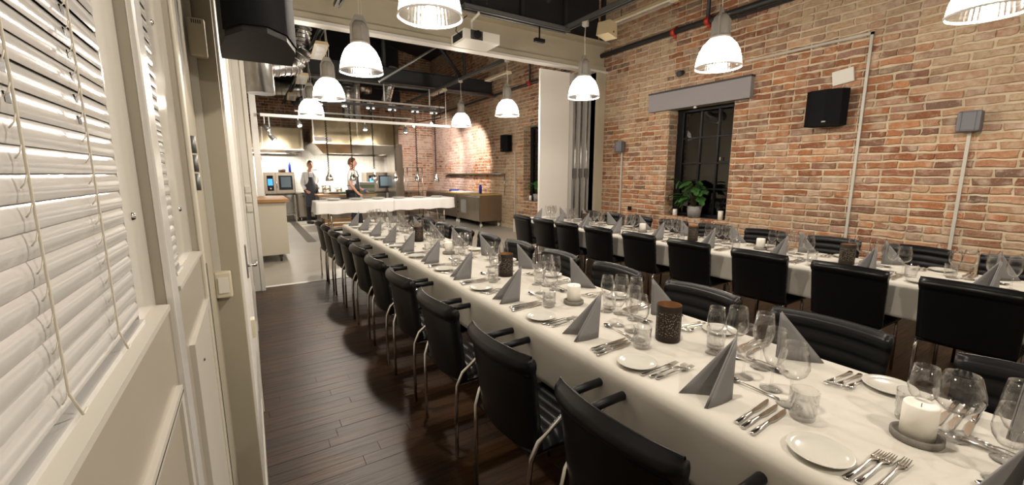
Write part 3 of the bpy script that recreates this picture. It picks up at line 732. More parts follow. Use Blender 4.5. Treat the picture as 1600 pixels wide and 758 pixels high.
# ------------------------------------------------------------ pendant lamps
def make_pendant():
    p = empty('pendant_lamp', (0, 0, 0), 0, 'x', 'pendant lamp')
    pr_ = [(.215, 0), (.213, .03), (.203, .09), (.185, .15), (.155, .21), (.115, .255), (.085, .275)]
    def rf_(i, k, r): return r + (.0006 if k % 2 else -.0006)
    MB().lathe(pr_, 96, smooth=False, rfun=rf_).build('shade', 'shade', p)
    MB().lathe([(.215, -.006), (.222, -.004), (.222, .008), (.213, .010), (.213, -.004), (.215, -.006)], 48).build('rim', 'rim_white', p)
    b = MB(); b.lathe([(.088, .268), (.098, .272), (.098, .30), (.075, .305)], 24)
    b.lathe([(.078, .30), (.080, .42), (.070, .47), (.045, .50), (0, .505)], 20); b.prism([(-.098, .29), (.098, .29), (.092, .46), (.04, .56), (-.04, .56), (-.092, .46)], 1, -.010, .010); b.prism([(-.092, .29), (.092, .29), (.088, .44), (.03, .50), (-.03, .50), (-.088, .44)], 0, -.006, .006)
    b.build('gear_housing', 'lamp_body', p)
    MB().lathe([(0, .07), (.035, .08), (.045, .12), (.035, .17), (.02, .21), (.02, .27)], 16).build('bulb', 'bulb', p)
    MB().tube([(0, 0, .53), (0, 0, .95)], .004, 5).build('suspension_wire', 'lamp_cap_white', p)
    MB().tube([(.02, 0, .50), (.035, .01, .65), (.02, .02, .8), (.01, 0, .95)], .0045, 5).build('power_cord', 'lamp_cap_white', p)
    MB().bbox(-.035, .035, -.035, .035, .93, 1.02, .006).build('junction_box', 'lamp_cap_white', p)
    return p
pend = make_pendant()
lights = []
ZL = 2.57
PLL = [(1.15, 2.88), (1.11, 4.74), (1.08, 6.62), (1.08, 8.59), (1.15, .95), (1.15, -1.0)]
PLR = [(4.25, .83), (4.10, 2.64), (4.08, 4.62), (4.13, 6.75), (4.15, 8.75), (4.2, -1.1)]
labs = ['pendant lamp cut off by the top of the frame above the projector beam', 'largest whole pendant lamp hanging before the cream beam', 'middle pendant of the three in the left kitchen row', 'smallest pendant of the left row, farthest into the kitchen', 'pendant lamp of the left row just above and out of frame', 'pendant lamp of the left row behind the camera',
        'pendant lamp cut off at the top right corner before brick', 'pendant lamp hanging before the brick above the dining window', 'pendant lamp in front of the folding partition', 'pendant lamp left of the white partition leaf', 'farthest pendant of the right row by the spotlit brick', 'pendant lamp of the right row behind the camera']
for (x_, y_), lab in zip(PLL + PLR, labs):
    place(pend, (x_, y_, ZL), 0 if x_ < 2 else R(20), lab, None)
    l = bpy.data.lights.new('pendant_bulb', 'POINT'); l.energy = LAMP_W; l.color = WARM; l.shadow_soft_size = .05
    o = bpy.data.objects.new('pendant_light', l); COL.objects.link(o); o.location = (x_, y_, ZL + .045)

# trays and rails that carry the lamps
def tray(name, p0, p1, label, w_=.06, h_=.045, m='tray_grey', cat='cable tray'):
    a, b = Vector(p0), Vector(p1); d = (b - a).normalized(); s = d.cross(Vector((0, 0, 1))).normalized() * w_ / 2; mb = MB()
    def slab(s0, s1, z0, z1):
        vs = []
        for P in (a, b):
            for q in (s0, s1):
                for z in (z0, z1): vs.append(P + s * q + Vector((0, 0, z)))
        mb.add(vs, [(0, 1, 3, 2), (4, 6, 7, 5), (0, 4, 5, 1), (2, 3, 7, 6), (0, 2, 6, 4), (1, 5, 7, 3)])
    slab(-1, 1, h_ - .005, h_); slab(-1, -.88, 0, h_); slab(.88, 1, 0, h_); slab(-1, -.5, 0, .004); slab(.5, 1, 0, .004)
    return tag(mb.build(name, m), label, cat)
ZT = 3.56
tray('lighting_tray', (4.08, -2.5, ZT), (4.08, 5.12, ZT), 'grey lighting tray running lengthwise above the right dining pendants', .09, .06)
tray('lighting_tray', (2.45, 5.05, ZT - .02), (4.13, 5.05, ZT - .02), 'grey cross tray just before the cream beam beside the projector', .12, .06)
tray('lighting_tray', (1.12, -2.5, ZT), (1.12, 5.9, ZT), 'grey lighting tray running lengthwise above the left dining pendants', .07, .05)
tray('lighting_tray', (4.15, 6.6, 3.54), (4.15, 14.5, 3.54), 'grey lighting tray running back into the kitchen on the right', .08, .05)
tray('lighting_tray', (1.08, 6.6, 3.54), (1.08, 14.5, 3.54), 'grey lighting tray running back into the kitchen on the left', .08, .05)
tray('cross_tray', (1.0, 10.6, 3.62), (6.1, 10.6, 3.62), 'pale cross rail above the row of twin kitchen spotlights', .05, .04, 'galvanised')

def heater(loc, rz, L_, label, cat='emergency light', W_=.13):
    h_ = empty('ceiling_fixture', loc, rz, label, cat)
    MB().prism([(-W_ / 2, .0), (W_ / 2, .0), (W_ / 2 * .8, .045), (-W_ / 2 * .8, .045)], 1, -L_ / 2, L_ / 2).build('housing', 'heater_body', h_)
    MB().box(-W_ / 2 * .8, W_ / 2 * .8, -L_ / 2 + .05, L_ / 2 - .05, -.006, .0).build('diffuser', 'heater_face', h_)
    MB().tube([(0, 0, -.012), (0, .001, -.011)], .001, 4) 
    MB().box(-W_ / 4, W_ / 4, -L_ / 2 + .09, L_ / 2 - .09, -.010, -.006).build('reflector', 'duct', h_)
    MB().tube([(0, -L_ / 3, .04), (0, -L_ / 3, .17)], .008, 6).build('hanger', 'galvanised', h_); MB().tube([(0, L_ / 3, .04), (0, L_ / 3, .17)], .008, 6).build('hanger', 'galvanised', h_)
heater((4.75, 4.25, 3.68), 0, 1.1, 'long beige fluorescent fixture against the brick at the top')
heater((4.6, 7.9, 3.50), R(0), .9, 'beige fixture on the kitchen tray above the far right pendants', 'ceiling fixture', .14)
heater((4.2, 10.2, 3.50), R(0), .9, 'beige fixture farther back over the kitchen, left of the other', 'ceiling fixture', .14)
heater((1.12, 7.5, 3.40), R(-3), .95, 'beige framed heater behind the largest pendant, nearest of three', 'ceiling fixture', .2)
heater((1.08, 9.6, 3.36), R(-3), .95, 'beige framed heater middle of the three on the left kitchen tray', 'ceiling fixture', .2)
heater((1.08, 11.9, 3.36), R(-3), .95, 'pale framed heater farthest of the three on the left kitchen tray', 'ceiling fixture', .2)
bxs = empty('tray_speaker', (4.22, 4.35, 3.40), R(15), 'small cream box speaker hung beside the right lighting tray', 'speaker')
MB().prism([(-.12, -.07), (.12, -.09), (.10, .09), (-.08, .10)], 1, -.09, .09).build('cabinet', 'heater_body', bxs)
MB().tube([(.02, -.095, -.03), (.02, -.088, -.03)], .012, 8).build('port', 'knob', bxs)

# projector
pj = empty('projector', (2.72, 5.25, 3.20), R(0), 'white ceiling projector hung before the cream beam', 'projector')
MB().bbox(-.26, .26, -.20, .20, 0, .13, .012).build('body', 'white_plastic', pj)
MB().tube([(-.08, -.19, .07), (-.08, -.235, .07)], .048, 20).build('lens', 'black_plastic', pj)
MB().box(-.17, .0, -.206, -.198, .01, .12).build('lens_recess', 'knob', pj)
MB().bbox(-.262, -.256, -.15, .15, .02, .11, .002).build('vent_panel', 'black_plastic', pj)
MB().tube([(-.05, 0, .13), (-.05, 0, .30), (-.05, -.2, .33), (-.05, -.2, .36)], .016, 8).build('mount', 'white_plastic', pj)
MB().tube([(-.26, -.1, .06), (-.33, -.1, .10), (-.28, -.05, .22), (-.12, 0, .35)], .006, 6).build('cable', 'black_plastic', pj)
MB().tube([(.06, .0, .13), (.15, -.02, .19), (.22, 0, .14)], .005, 6).build('cable', 'black_plastic', pj)
ht = MB().tube([(3.62, 5.05, 3.38), (3.62, 5.05, 3.54)], .012, 6).bbox(3.54, 3.70, 5.02, 5.08, 3.33, 3.38, .005); tag(ht.build('microphone', 'black_plastic'), 'small black device hanging under the cross tray', 'microphone')

# ------------------------------------------------------------ chairs
def make_chair(arms):
    c = empty('dining_chair', (0, 0, 0), 0, 'x', 'chair')
    hw = .225
    # seat, channelled across
    def top(u, v):
        x = (u - .5) * 2 * .215; y_ = -.20 + v * .43; rib = .006 * abs(math.sin(v * PI * 9)) ** .5
        edge = min(1, min(u, 1 - u) * 10, min(v, 1 - v) * 14) ; return (x, y_, .425 + .038 * edge ** .4 + rib * edge)
    s = MB().grid(top, 10, 45); s.grid(lambda u, v: ((u - .5) * 2 * .215, -.20 + v * .43, .412), 2, 2)
    s.box(-.2145, .2145, -.1995, .2295, .412, .426); s.build('seat', 'leather', c)
    # back: curved slab, rolled top
    def cen(u, v):
        t = (u - .5) * 2; kc = .045 if arms else .028; z = .43 + v * .41; return Vector((t * (hw + .012 * v), -.205 - .055 * v + kc * t * t - .0 , z + .010 * (1 - t * t) * v))
    def front(u, v):
        p = cen(u, v); k = v * 7.2; rib = .007 * abs(math.sin(k * PI)) ** .5 if v < .86 else .0
        th = .016 + rib + (.012 * math.sin(min(max((v - .84) / .16, 0), 1) * PI) if v > .84 else 0)
        e = min(1, min(u, 1 - u) * 14 + .6) ** .5
        return p + Vector((0, th * e * (1 if v < .985 else .4), 0))
    def back(u, v):
        p = cen(u, v); th = .019 + (.022 * math.sin(min(max((v - .82) / .18, 0), 1) * PI) if v > .82 else 0)
        e = min(1, min(u, 1 - u) * 14 + .6) ** .5
        return p - Vector((0, th * e * (1 if v < .985 else .4), 0))
    nu, nv = 14, 50
    bk = MB().grid(front, nu, nv).grid(back, nu, nv)
    for u in (0, 1): bk.grid(lambda a, v: front(u, v).lerp(back(u, v), a), 1, nv)
    for v in (0, 1): bk.grid(lambda u, a: front(u, v).lerp(back(u, v), a) + Vector((0, 0, .012 * math.sin(a * PI) * v)), nu, 4)
    bk.build('backrest', 'leather', c)
    MB().tube([cen(i / 10, .845) - Vector((0, .0215, 0)) for i in range(11)], .0028, 5).build('seam', 'leather_back', c)
    for sx in (-1, 1):
        x = sx * .20
        if arms:
            xa = sx * .262; xl = sx * .222
            MB().tube([(xl, -.215, .0), (xl, -.214, .30), (xl * 1.04, -.208, .42), (xl * 1.08, -.18, .49), (xa, -.09, .575), (xa, -.02, .63), (xa, .02, .655)], .0105, 8).build('leg', 'chrome', c)
            MB().tube([(xa, -.10, .667), (xa, .125, .667), (xa, .134, .667)], [.0175, .0175, .012], 10).build('armrest', 'black_plastic', c)
        else:
            MB().tube([(xl_ := sx * .215, -.215, .0), (xl_, -.212, .36), (xl_, -.20, .405), (xl_, -.17, .415)], .0105, 8).build('leg', 'chrome', c)
        MB().tube([(x, .215, .0), (x, .20, .36), (x, .185, .405), (x, .15, .415)], .0105, 8).build('leg', 'chrome', c)
        MB().tube([(x, -.19, .408), (x, .17, .408)], .009, 6).build('side_rail', 'chrome', c)
    return c
ch_arm = make_chair(True); ch = make_chair(False)
LT_Y = [.12, .77, 1.42, 2.10, 2.76, 3.40, 4.03, 4.66, 5.28, 5.90, 6.50]
gA = 'armchairs along the aisle side of the near table'
for i, y_ in enumerate(LT_Y[1:]):
    place(ch_arm, (1.045, y_ + .01, 0), R(-90 + random.uniform(-1.5, 1.5)), '%s black leather armchair %s the aisle row, seen from behind' % (ordn(i) if i < 9 else 'last', 'from the camera in' if i else 'to the camera in'), gA)
gB = 'black chairs on the inner side of the near table'
for i, y_ in enumerate(LT_Y):
    lab = '%s ribbed black chair on the inner side of the near table, from the camera' % ordn(i)
    place(ch, (1.99, y_ + .01, 0), R(90 + random.uniform(-1.5, 1.5)), lab, gB)
RT_Y = [.59, 1.22, 1.87, 2.56, 3.20, 3.86, 4.48, 5.03, 5.60]
gC = 'black chairs with their backs to the aisle at the wall table'
for i, y_ in enumerate(RT_Y):
    place(ch, (3.94, y_, 0), R(-90 + random.uniform(-1.5, 1.5)), '%s plain black chair back of the middle row, counting from the right frame edge' % ordn(i), gC)
gD = 'black ribbed chairs along the brick wall'
for i, y_ in enumerate([-.05] + RT_Y):
    place(ch, (4.96, y_ + .0, 0), R(90 + random.uniform(-2, 2)), '%s ribbed black chair against the brick side of the wall table, from the right' % ordn(i), gD)

# ------------------------------------------------------------ tables and cloths
def table(name, x0, x1, y0, y1, label, clabel):
    t = empty(name, ((x0 + x1) / 2, (y0 + y1) / 2, 0), 0, label, 'table')
    hx, hy = (x1 - x0) / 2, (y1 - y0) / 2
    MB().bbox(-hx + .012, hx - .012, -hy + .012, hy - .012, .715, .742, .004).build('tabletop', 'oak', t)
    n = int(2 * hy / 1.6)
    for k in range(n + 1):
        for sx in (-1, 1):
            yy = -hy + .15 + (2 * hy - .3) * k / n
            MB().tube([(sx * (hx - .12), yy, 0), (sx * (hx - .12), yy, .715)], .014, 8).build('leg', 'chrome', t)
    # cloth: profile across the table, waved hem
    def P(u, v):
        yy = y0 + v * (y1 - y0); s = u
        hem = .505; drop = .75 - hem; prof = []
        W_ = x1 - x0; tot = drop * 2 + W_ + .0; d = s * tot
        wv = .010 * noise.noise(Vector((yy * 2.3, 0 if s < .5 else 5, 1))) + .006 * noise.noise(Vector((yy * 7, 0 if s < .5 else 5, 4)))
        if d < drop:
            f_ = (drop - d) / drop; x = x0 - .012 - (wv + .012) * f_ ** .7; z = .742 - (drop - d) + .003 * math.sin(yy * 3)
            if f_ < .1: x += .006 * (1 - f_ / .1); 
        elif d > drop + W_:
            f_ = (d - drop - W_) / drop; x = x1 + .012 + (wv + .012) * f_ ** .7; z = .742 - (d - drop - W_) + .003 * math.sin(yy * 3)
            if f_ < .1: x -= .006 * (1 - f_ / .1)
        else:
            q = (d - drop) / W_; x = x0 - .006 + (W_ + .012) * q; e = min(q, 1 - q) * W_; z = .752 - .006 * max(0, 1 - e / .02) ** 2
        k_ = sum(1 for q_ in (.86, 2.95, 5.0) if yy > q_) * .0016
        if d < drop: x += k_
        elif d > drop + W_: x -= k_
        else: z -= k_
        return Vector((x, yy, z))
    c = MB(); c.grid(P, 60, int((y1 - y0) * 16))
    for v, sg in ((0, -1), (1, 1)):
        def E_(u, a, v=v, sg=sg):
            p = P(.25 / (.5 + x1 - x0) + u * (x1 - x0) / (.5 + x1 - x0), v); return Vector((p.x, p.y + sg * .008 * math.sin(min(a * 8, 1) * PI / 2) + sg * .01 * a * math.sin(u * 9), p.z - .24 * a))
        c.grid(E_, 20, 8)
    o = c.build('tablecloth', 'cloth'); tag(o, clabel, 'tablecloth')
    sm_ = o.modifiers.new('thickness', 'SOLIDIFY'); sm_.thickness = .0015; sm_.offset = 1
    return t
table('banquet_table', 1.18, 1.98, -.35, 6.78, 'long banquet table in the foreground under a white cloth, legs hidden', 'long white tablecloth over the near table')
table('banquet_table', 3.90, 4.70, -.35, 6.15, 'long banquet table beside the brick wall under a white cloth', 'long white tablecloth over the wall side table')

# ------------------------------------------------------------ tableware prototypes
def sweep(sec, n=8, mb=None, M=None):       # sections (y, z, half width, half height)
    vs = []; fs = []
    for y_, z_, a, b in sec:
        for k in range(n):
            t = 2 * PI * k / n + PI / n; vs.append((a * math.cos(t), y_, z_ + b * math.sin(t)))
    for i in range(len(sec) - 1):
        for k in range(n): fs.append((i * n + k, i * n + (k + 1) % n, (i + 1) * n + (k + 1) % n, (i + 1) * n + k))
    fs += [tuple(range(n))[::-1], tuple(range((len(sec) - 1) * n, len(sec) * n))]
    return (mb or MB()).add(vs, fs, True, M)
ZC = .7545
def fork():
    m = sweep([(-.10, .004, .004, .0025), (-.097, .004, .008, .003), (-.06, .004, .006, .003), (.0, .008, .0032, .0022), (.03, .010, .0030, .0020), (.045, .009, .007, .0014), (.055, .006, .0115, .001), (.065, .0045, .012, .001)])
    for k in range(4): 
        x = -.0093 + k * .0062
        m.add([(x - .0019, .064, .0035), (x + .0019, .064, .0035), (x + .0019, .064, .0055), (x - .0019, .064, .0055), (x * .85 - .0008, .105, .0095), (x * .85 + .0008, .105, .0095), (x * .85 + .0008, .105, .0105), (x * .85 - .0008, .105, .0105)],
              [(0, 1, 5, 4), (1, 2, 6, 5), (2, 3, 7, 6), (3, 0, 4, 7), (4, 5, 6, 7)], True)
    return m
def knife():
    m = sweep([(-.115, .004, .005, .003), (-.112, .005, .008, .0045), (-.06, .005, .0075, .0042), (-.02, .005, .0055, .0038), (-.005, .005, .004, .003)])
    m.prism([(-.004, -.008), (.006, -.008), (.0105, .02), (.0105, .075), (.004, .105), (-.003, .115), (-.005, .10), (-.005, .0)], 2, .0035, .0055); return m
def spoon():
    m = sweep([(-.095, .004, .0035, .0022), (-.092, .004, .007, .0028), (-.05, .005, .005, .0024), (.0, .008, .003, .002), (.035, .009, .003, .002), (.045, .006, .006, .002)])
    def f(u, v):
        a = 2 * PI * u; r = v; return (.0165 * r * math.cos(a), .068 + .027 * r * math.sin(a), .0015 + .0085 * r * r)
    def g(u, v):
        a = 2 * PI * u; r = v; return (.0172 * r * math.cos(a), .068 + .0278 * r * math.sin(a), .0002 + .0093 * r * r)
    m.grid(f, 16, 4).grid(g, 16, 4); return m
def proto(name, mb, m, cat):
    o = mb.build(name, m); o['category'] = cat; return o
P_fork = proto('fork', fork(), 'cutlery', 'fork'); P_knife = proto('knife', knife(), 'cutlery', 'knife'); P_spoon = proto('dessert_spoon', spoon(), 'cutlery', 'spoon')
fk_ = fork(); fk_.v = [(x * .85, y * .78, z) for x, y, z in fk_.v]
P_dfork = proto('dessert_fork', fk_, 'cutlery', 'fork')
P_plate = proto('side_plate', MB().lathe([(0, .003), (.045, .002), (.048, 0), (.05, .003), (.066, .008), (.0775, .0145), (.079, .0165), (.077, .0175), (.062, .0115), (.048, .0075), (.0, .0065)], 40), 'plate', 'plate')
def napkin():
    m = MB(); foot = Vector((.05, .005, 0)); tip = Vector((.036, .03, .21))
    for A, dz in ((Vector((.036, -.130, 0)), 0), (Vector((-.072, -.112, 0)), 0)):
        for lay in (0, 1):
            n = (foot - A).cross(Vector((0, 0, 1))).normalized() * .0018; off = n.normalized() * .0050 * lay * (1 if A.x > 0 else -1)
            k = 1 - .035 * lay
            def f(u, v):        # u from the foot edge outwards, v up; slightly bowed linen
                top_ = foot.lerp(tip, v); q = A.lerp(tip, v); p = top_.lerp(q, u) if v < 1 else tip.copy()
                return foot + (p - foot) * k + off + n * 3.0 * math.sin(u * PI) * (1 - v) * (1 if A.x > 0 else -1)
            g1 = lambda u, v: f(u, v) + n; g2 = lambda u, v: f(u, v) - n
            m.grid(g1, 6, 6).grid(g2, 6, 6)
            for u_ in (0, 1): m.grid(lambda a, v: g1(u_, v).lerp(g2(u_, v), a), 1, 6)
            m.grid(lambda u, a: g1(u, 0).lerp(g2(u, 0), a), 6, 1)
    return m
P_nap = proto('napkin', napkin(), 'napkin', 'napkin')
def bowl_glass(name, H_, prof, m='glass'):
    return proto(name, MB().lathe(prof, 24), m, 'glass')
def stem(rf_, zs, bowl):     # foot radius, stem top, bowl outer points; closed thin wall
    out = [(0, .0005), (rf_, .0), (rf_ + .0008, .0015), (rf_ * .55, .0045), (.008, .010), (.0042, .02), (.0036, zs * .6), (.0045, zs - .006)] + bowl
    inn = [(max(r - .0014, 0), z) for r, z in reversed(bowl[1:])] + [(0, bowl[0][1] + .004)]
    return out + inn
P_red = bowl_glass('wine_glass', .22, stem(.038, .095, [(.010, .094), (.026, .100), (.040, .115), (.0465, .135), (.046, .155), (.040, .185), (.0335, .218)]))
P_white = bowl_glass('wine_glass', .21, stem(.035, .095, [(.008, .094), (.020, .103), (.032, .122), (.0365, .142), (.0355, .165), (.029, .207)]))
P_flute = bowl_glass('tall_wine_glass', .23, stem(.036, .085, [(.008, .086), (.022, .098), (.033, .122), (.0385, .148), (.037, .175), (.0305, .228)]))
P_balloon = bowl_glass('red_wine_glass', .20, stem(.040, .080, [(.012, .079), (.034, .088), (.050, .108), (.056, .130), (.053, .152), (.0385, .198)]))
def tumbler():
    m = MB(); n = 20; pr_ = [(.031, .0), (.0345, .003), (.0355, .018), (.0365, .033), (.0375, .048), (.0385, .063), (.0395, .078), (.0405, .095)]
    def rf_(i, k, r): return r + ((.0018 if (i + k) % 2 else -.0018) if 2 <= i <= 5 else 0)
    m.lathe(pr_, n, smooth=False, rfun=rf_); m.lathe([(.0405, .095), (.0385, .095), (.0330, .016), (.0, .012)], n); m.lathe([(0, .0), (.031, 0)], n); return m
P_tumb = proto('tumbler', tumbler(), 'cut_glass', 'glass')
def candle():
    c = empty('pillar_candle', (0, 0, 0), 0, 'x', 'candle')
    MB().lathe([(0, .012), (.040, .012), (.040, .108), (.037, .113), (.03, .108), (.012, .100), (0, .100)], 24).build('wax', 'candle', c)
    MB().tube([(0, 0, .10), (.001, 0, .112)], .0011, 5).build('wick', 'knob', c)
    MB().lathe([(0, 0), (.058, 0), (.060, .004), (.060, .018), (.054, .020), (.052, .012), (0, .011)], 28).build('coaster', 'coaster', c)
    return c
P_cand = candle()
def lantern():
    c = empty('lantern', (0, 0, 0), 0, 'x', 'lantern')
    MB().lathe([(.0, 0), (.054, 0), (.0555, .003), (.0555, .168), (.0545, .170)], 32).build('pierced_wall', 'lantern_metal', c)
    MB().lathe([(.0545, .170), (.0535, .168), (.0535, .006), (0, .006)], 32).build('copper_lining', 'lantern_copper', c)
    return c
P_lant = lantern()

TN = {0: 'near table', 1: 'wall table'}
def setting(ti, xe, s, yc, idx, side, yaw=0):
    """xe edge x, s inward sign; person's right is -s along y"""
    r_ = -s
    where = '%s %s-side setting from the camera, %s' % (ordn(idx), side.split()[0], TN[ti])
    grp = lambda k: '%s on the %s of the %s' % (k, side, TN[ti])
    far = yc > 3.6
    def W(inw, right): return (xe + s * inw, yc + r_ * right, ZC)
    J = lambda a: random.uniform(-a, a)
    face = R(-90) if s > 0 else R(90)     # object +y points inward
    def put(P, inw, right, rz, lab, g, z=0, jx=.004, jr=2):
        p = W(inw + J(jx), right + J(jx)); 
        if not in_view(p, 120): return
        place(P, (p[0], p[1], p[2] + z), rz + R(J(jr)), lab, g)
    if len(sys_count) > 100000: return
    put(P_nap, .155, 0, face, 'standing grey napkin, ' + where, None, 0, .006, 5)
    put(P_plate, .09, -.305, 0, 'white side plate, ' + where, None)
    for k in range(3):
        put(P_fork, .135 + .01 * k, -.225 + .027 * k, face + R(-3), '%s of three forks at the ' % ('outer', 'middle', 'inner')[k] + where, grp('forks'))
        put(P_knife, .145 - .008 * k, .135 + .027 * k, face + R(3) , '%s of three knives at the ' % ('inner', 'middle', 'outer')[k] + where, grp('knives'))
    put(P_spoon, .295, .045, face + R(90), 'dessert spoon, ' + where, grp('dessert spoons'), 0, .006, 6)
    if s < 0: put(P_dfork, .265, .03, face + R(-90), 'dessert fork, ' + where, grp('dessert forks'), 0, .006, 6)
    if s > 0:
        put(P_tumb, .245, .235, R(J(90)), 'cut glass water tumbler, ' + where, None)
        put(P_balloon if ti == 0 and idx == 0 else P_red, .295, .175, 0, 'wine glass nearest the knives, ' + where, grp('wine glasses'))
        put(P_flute, .355, .085, 0, 'middle wine glass, ' + where, grp('wine glasses')); put(P_white, .36, -.015, 0, 'wine glass behind the spoon, ' + where, grp('wine glasses'))
    else:
        put(P_tumb, .28, .245, R(J(90)), 'cut glass water tumbler, ' + where, None)
        put(P_white, .335, .215, 0, 'outermost wine glass, ' + where, grp('wine glasses')); put(P_balloon if ti == 0 and idx == 0 else P_red, .295, .145, 0, 'middle wine glass, ' + where, grp('wine glasses')); put(P_flute, .31, .035, 0, 'wine glass above the napkin, ' + where, grp('wine glasses'))
sys_count = []
for i, y_ in enumerate(LT_Y):
    setting(0, 1.18, 1, y_, i, 'aisle side'); setting(0, 1.98, -1, y_ - .01, i, 'inner side')
for i, y_ in enumerate([-.05] + RT_Y):
    setting(1, 3.90, 1, y_, i, 'aisle side'); setting(1, 4.70, -1, y_, i, 'brick side')
gl_, gc_ = 'pierced lanterns down the table centres', 'white candles down the table centres'
for i, y_ in enumerate((1.18, 2.64, 4.57)): place(P_lant, (1.60, y_, ZC), R(80), '%s pierced brown metal lantern on the near table, from the camera' % ordn(i), gl_)
for i, y_ in enumerate((1.44, 2.92, 4.75)): place(P_lant, (4.30, y_, ZC), R(80), '%s pierced brown metal lantern on the wall table, from the right' % ordn(i), gl_)
for i, y_ in enumerate((.31, 1.84, 3.69, 5.5)): place(P_cand, (1.59, y_, ZC), 0, '%s white pillar candle on the near table, from the camera' % ordn(i), gc_)
for i, y_ in enumerate((2.20, 3.72)): place(P_cand, (4.38, y_, ZC), 0, '%s white pillar candle on the wall table, from the right' % ordn(i), gc_)

# ------------------------------------------------------------ kitchen
def cloth_box(name, x0, x1, y0, y1, zt, zh, label, m='counter_cloth'):
    c = MB()
    per = []
    n = 28
    for i in range(n): per.append((x0 + (x1 - x0) * i / n, y0))
    for i in range(8): per.append((x1, y0 + (y1 - y0) * i / 8))
    for i in range(n): per.append((x1 - (x1 - x0) * i / n, y1))
    for i in range(8): per.append((x0, y1 - (y1 - y0) * i / 8))
    cx, cy = (x0 + x1) / 2, (y0 + y1) / 2
    def f(u, v):
        k = int(round(u * len(per))) % len(per); px, py = per[k]
        sx = (px > cx) - (px < cx); o_ = .012 * v * (2 + math.sin(k * 1.3) + .6 * math.sin(k * 2.9))
        ox = (1 if px >= x1 - 1e-6 else -1 if px <= x0 + 1e-6 else 0) * o_; oy = (1 if py >= y1 - 1e-6 else -1 if py <= y0 + 1e-6 else 0) * o_
        return (px + ox, py + oy, zt - v * (zt - zh) + .01 * v * math.sin(k * .7))
    c.grid(f, len(per), 6); c.add([(*p, zt) for p in per], [tuple(range(len(per)))])
    return tag(c.build(name, m), label, 'tablecloth')
sc_ = empty('serving_counter', (2.8, 10.2, 0), R(5) * 0, 'long serving counter under white cloths before the chefs', 'counter')
MB().bbox(-1.58, 1.62, -.30, .30, .86, .905, .004).build('worktop', 'oak', sc_)
for x_ in (-1.3, 0, 1.4):
    for yy in (-.22, .22): MB().tube([(x_, yy, 0), (x_, yy, .86)], .022, 8).build('leg', 'steel', sc_)
MB().box(-1.28, 1.4, -.20, .20, .28, .31).build('lower_shelf', 'steel', sc_)
cloth_box('counter_cloth', 1.20, 2.90, 9.88, 10.52, .915, .64, 'left white cloth over the serving counter, creased')
cloth_box('counter_cloth', 2.885, 4.44, 9.875, 10.525, .918, .66, 'right white cloth over the serving counter, creased')
for k in range(6):
    t = empty('plate_stack', (1.6 + k * .5, 10.2, .92), 0, '%s stack of white plates along the serving counter, from the left' % ordn(k), 'plate', 'white plates set out on the serving counter')
    MB().lathe([(0, .0), (.10, .0), (.15, .02), (.152, .03), (.10, .02), (0, .02)], 24).build('plate', 'plate', t)
    MB().lathe([(0, .022), (.10, .022), (.15, .035), (.152, .042), (.10, .034), (0, .034)], 24).build('plate', 'plate', t)
cr = MB().box(1.35, 1.95, 10.05, 10.4, .315, .32)
for k in range(4): cr.box(1.35, 1.95, 10.05, 10.07, .33 + k * .05, .36 + k * .05).box(1.35, 1.37, 10.05, 10.4, .33 + k * .05, .36 + k * .05)
for a in (1.35, 1.93): cr.box(a, a + .02, 10.05, 10.4, .31, .53)
tag(cr.build('wooden_crate', 'oak'), 'slatted wooden crate on the shelf under the left end of the serving counter', 'crate')
# heat lamps
def heat_lamp():
    h_ = empty('heat_lamp', (0, 0, 0), 0, 'x', 'heat lamp')
    MB().lathe([(.080, 0), (.083, .005), (.080, .05), (.062, .105), (.036, .135), (.036, .16), (.028, .19), (.022, .21), (.010, .26)], 20).build('shade', 'chrome', h_)
    MB().lathe([(0, .02), (.04, .02), (.045, .05), (.03, .1)], 12).build('bulb', 'tube_warm', h_)
    pts = [(.016 * math.cos(k * 1.6), .016 * math.sin(k * 1.6), .25 + k * .0125) for k in range(110)]
    MB().tube(pts, .0095, 5).build('coiled_cord', 'black_plastic', h_)
    MB().bbox(-.03, .03, -.03, .03, 1.60, 1.68, .006).build('ceiling_mount', 'steel_dark', h_)
    return h_
HL = heat_lamp()
for k, x_ in enumerate((1.52, 2.02, 2.50, 3.0, 3.53, 4.02)):
    place(HL, (x_, 10.0, 1.36 + (.0 if k < 3 else -.04)), 0, '%s chrome heat lamp on a coiled black cord, from the left' % ordn(k), 'chrome heat lamps over the serving counter')
rl = MB().box(1.05, 4.2, 9.97, 10.03, 3.02, 3.07).tube([(1.08, 10, 3.05), (1.08, 10, 3.56)], .01, 6).tube([(4.15, 10, 3.05), (4.15, 10, 3.56)], .01, 6); tag(rl.build('lamp_rail', 'steel_dark'), 'dark rail carrying the coiled heat lamp cords', 'rail')
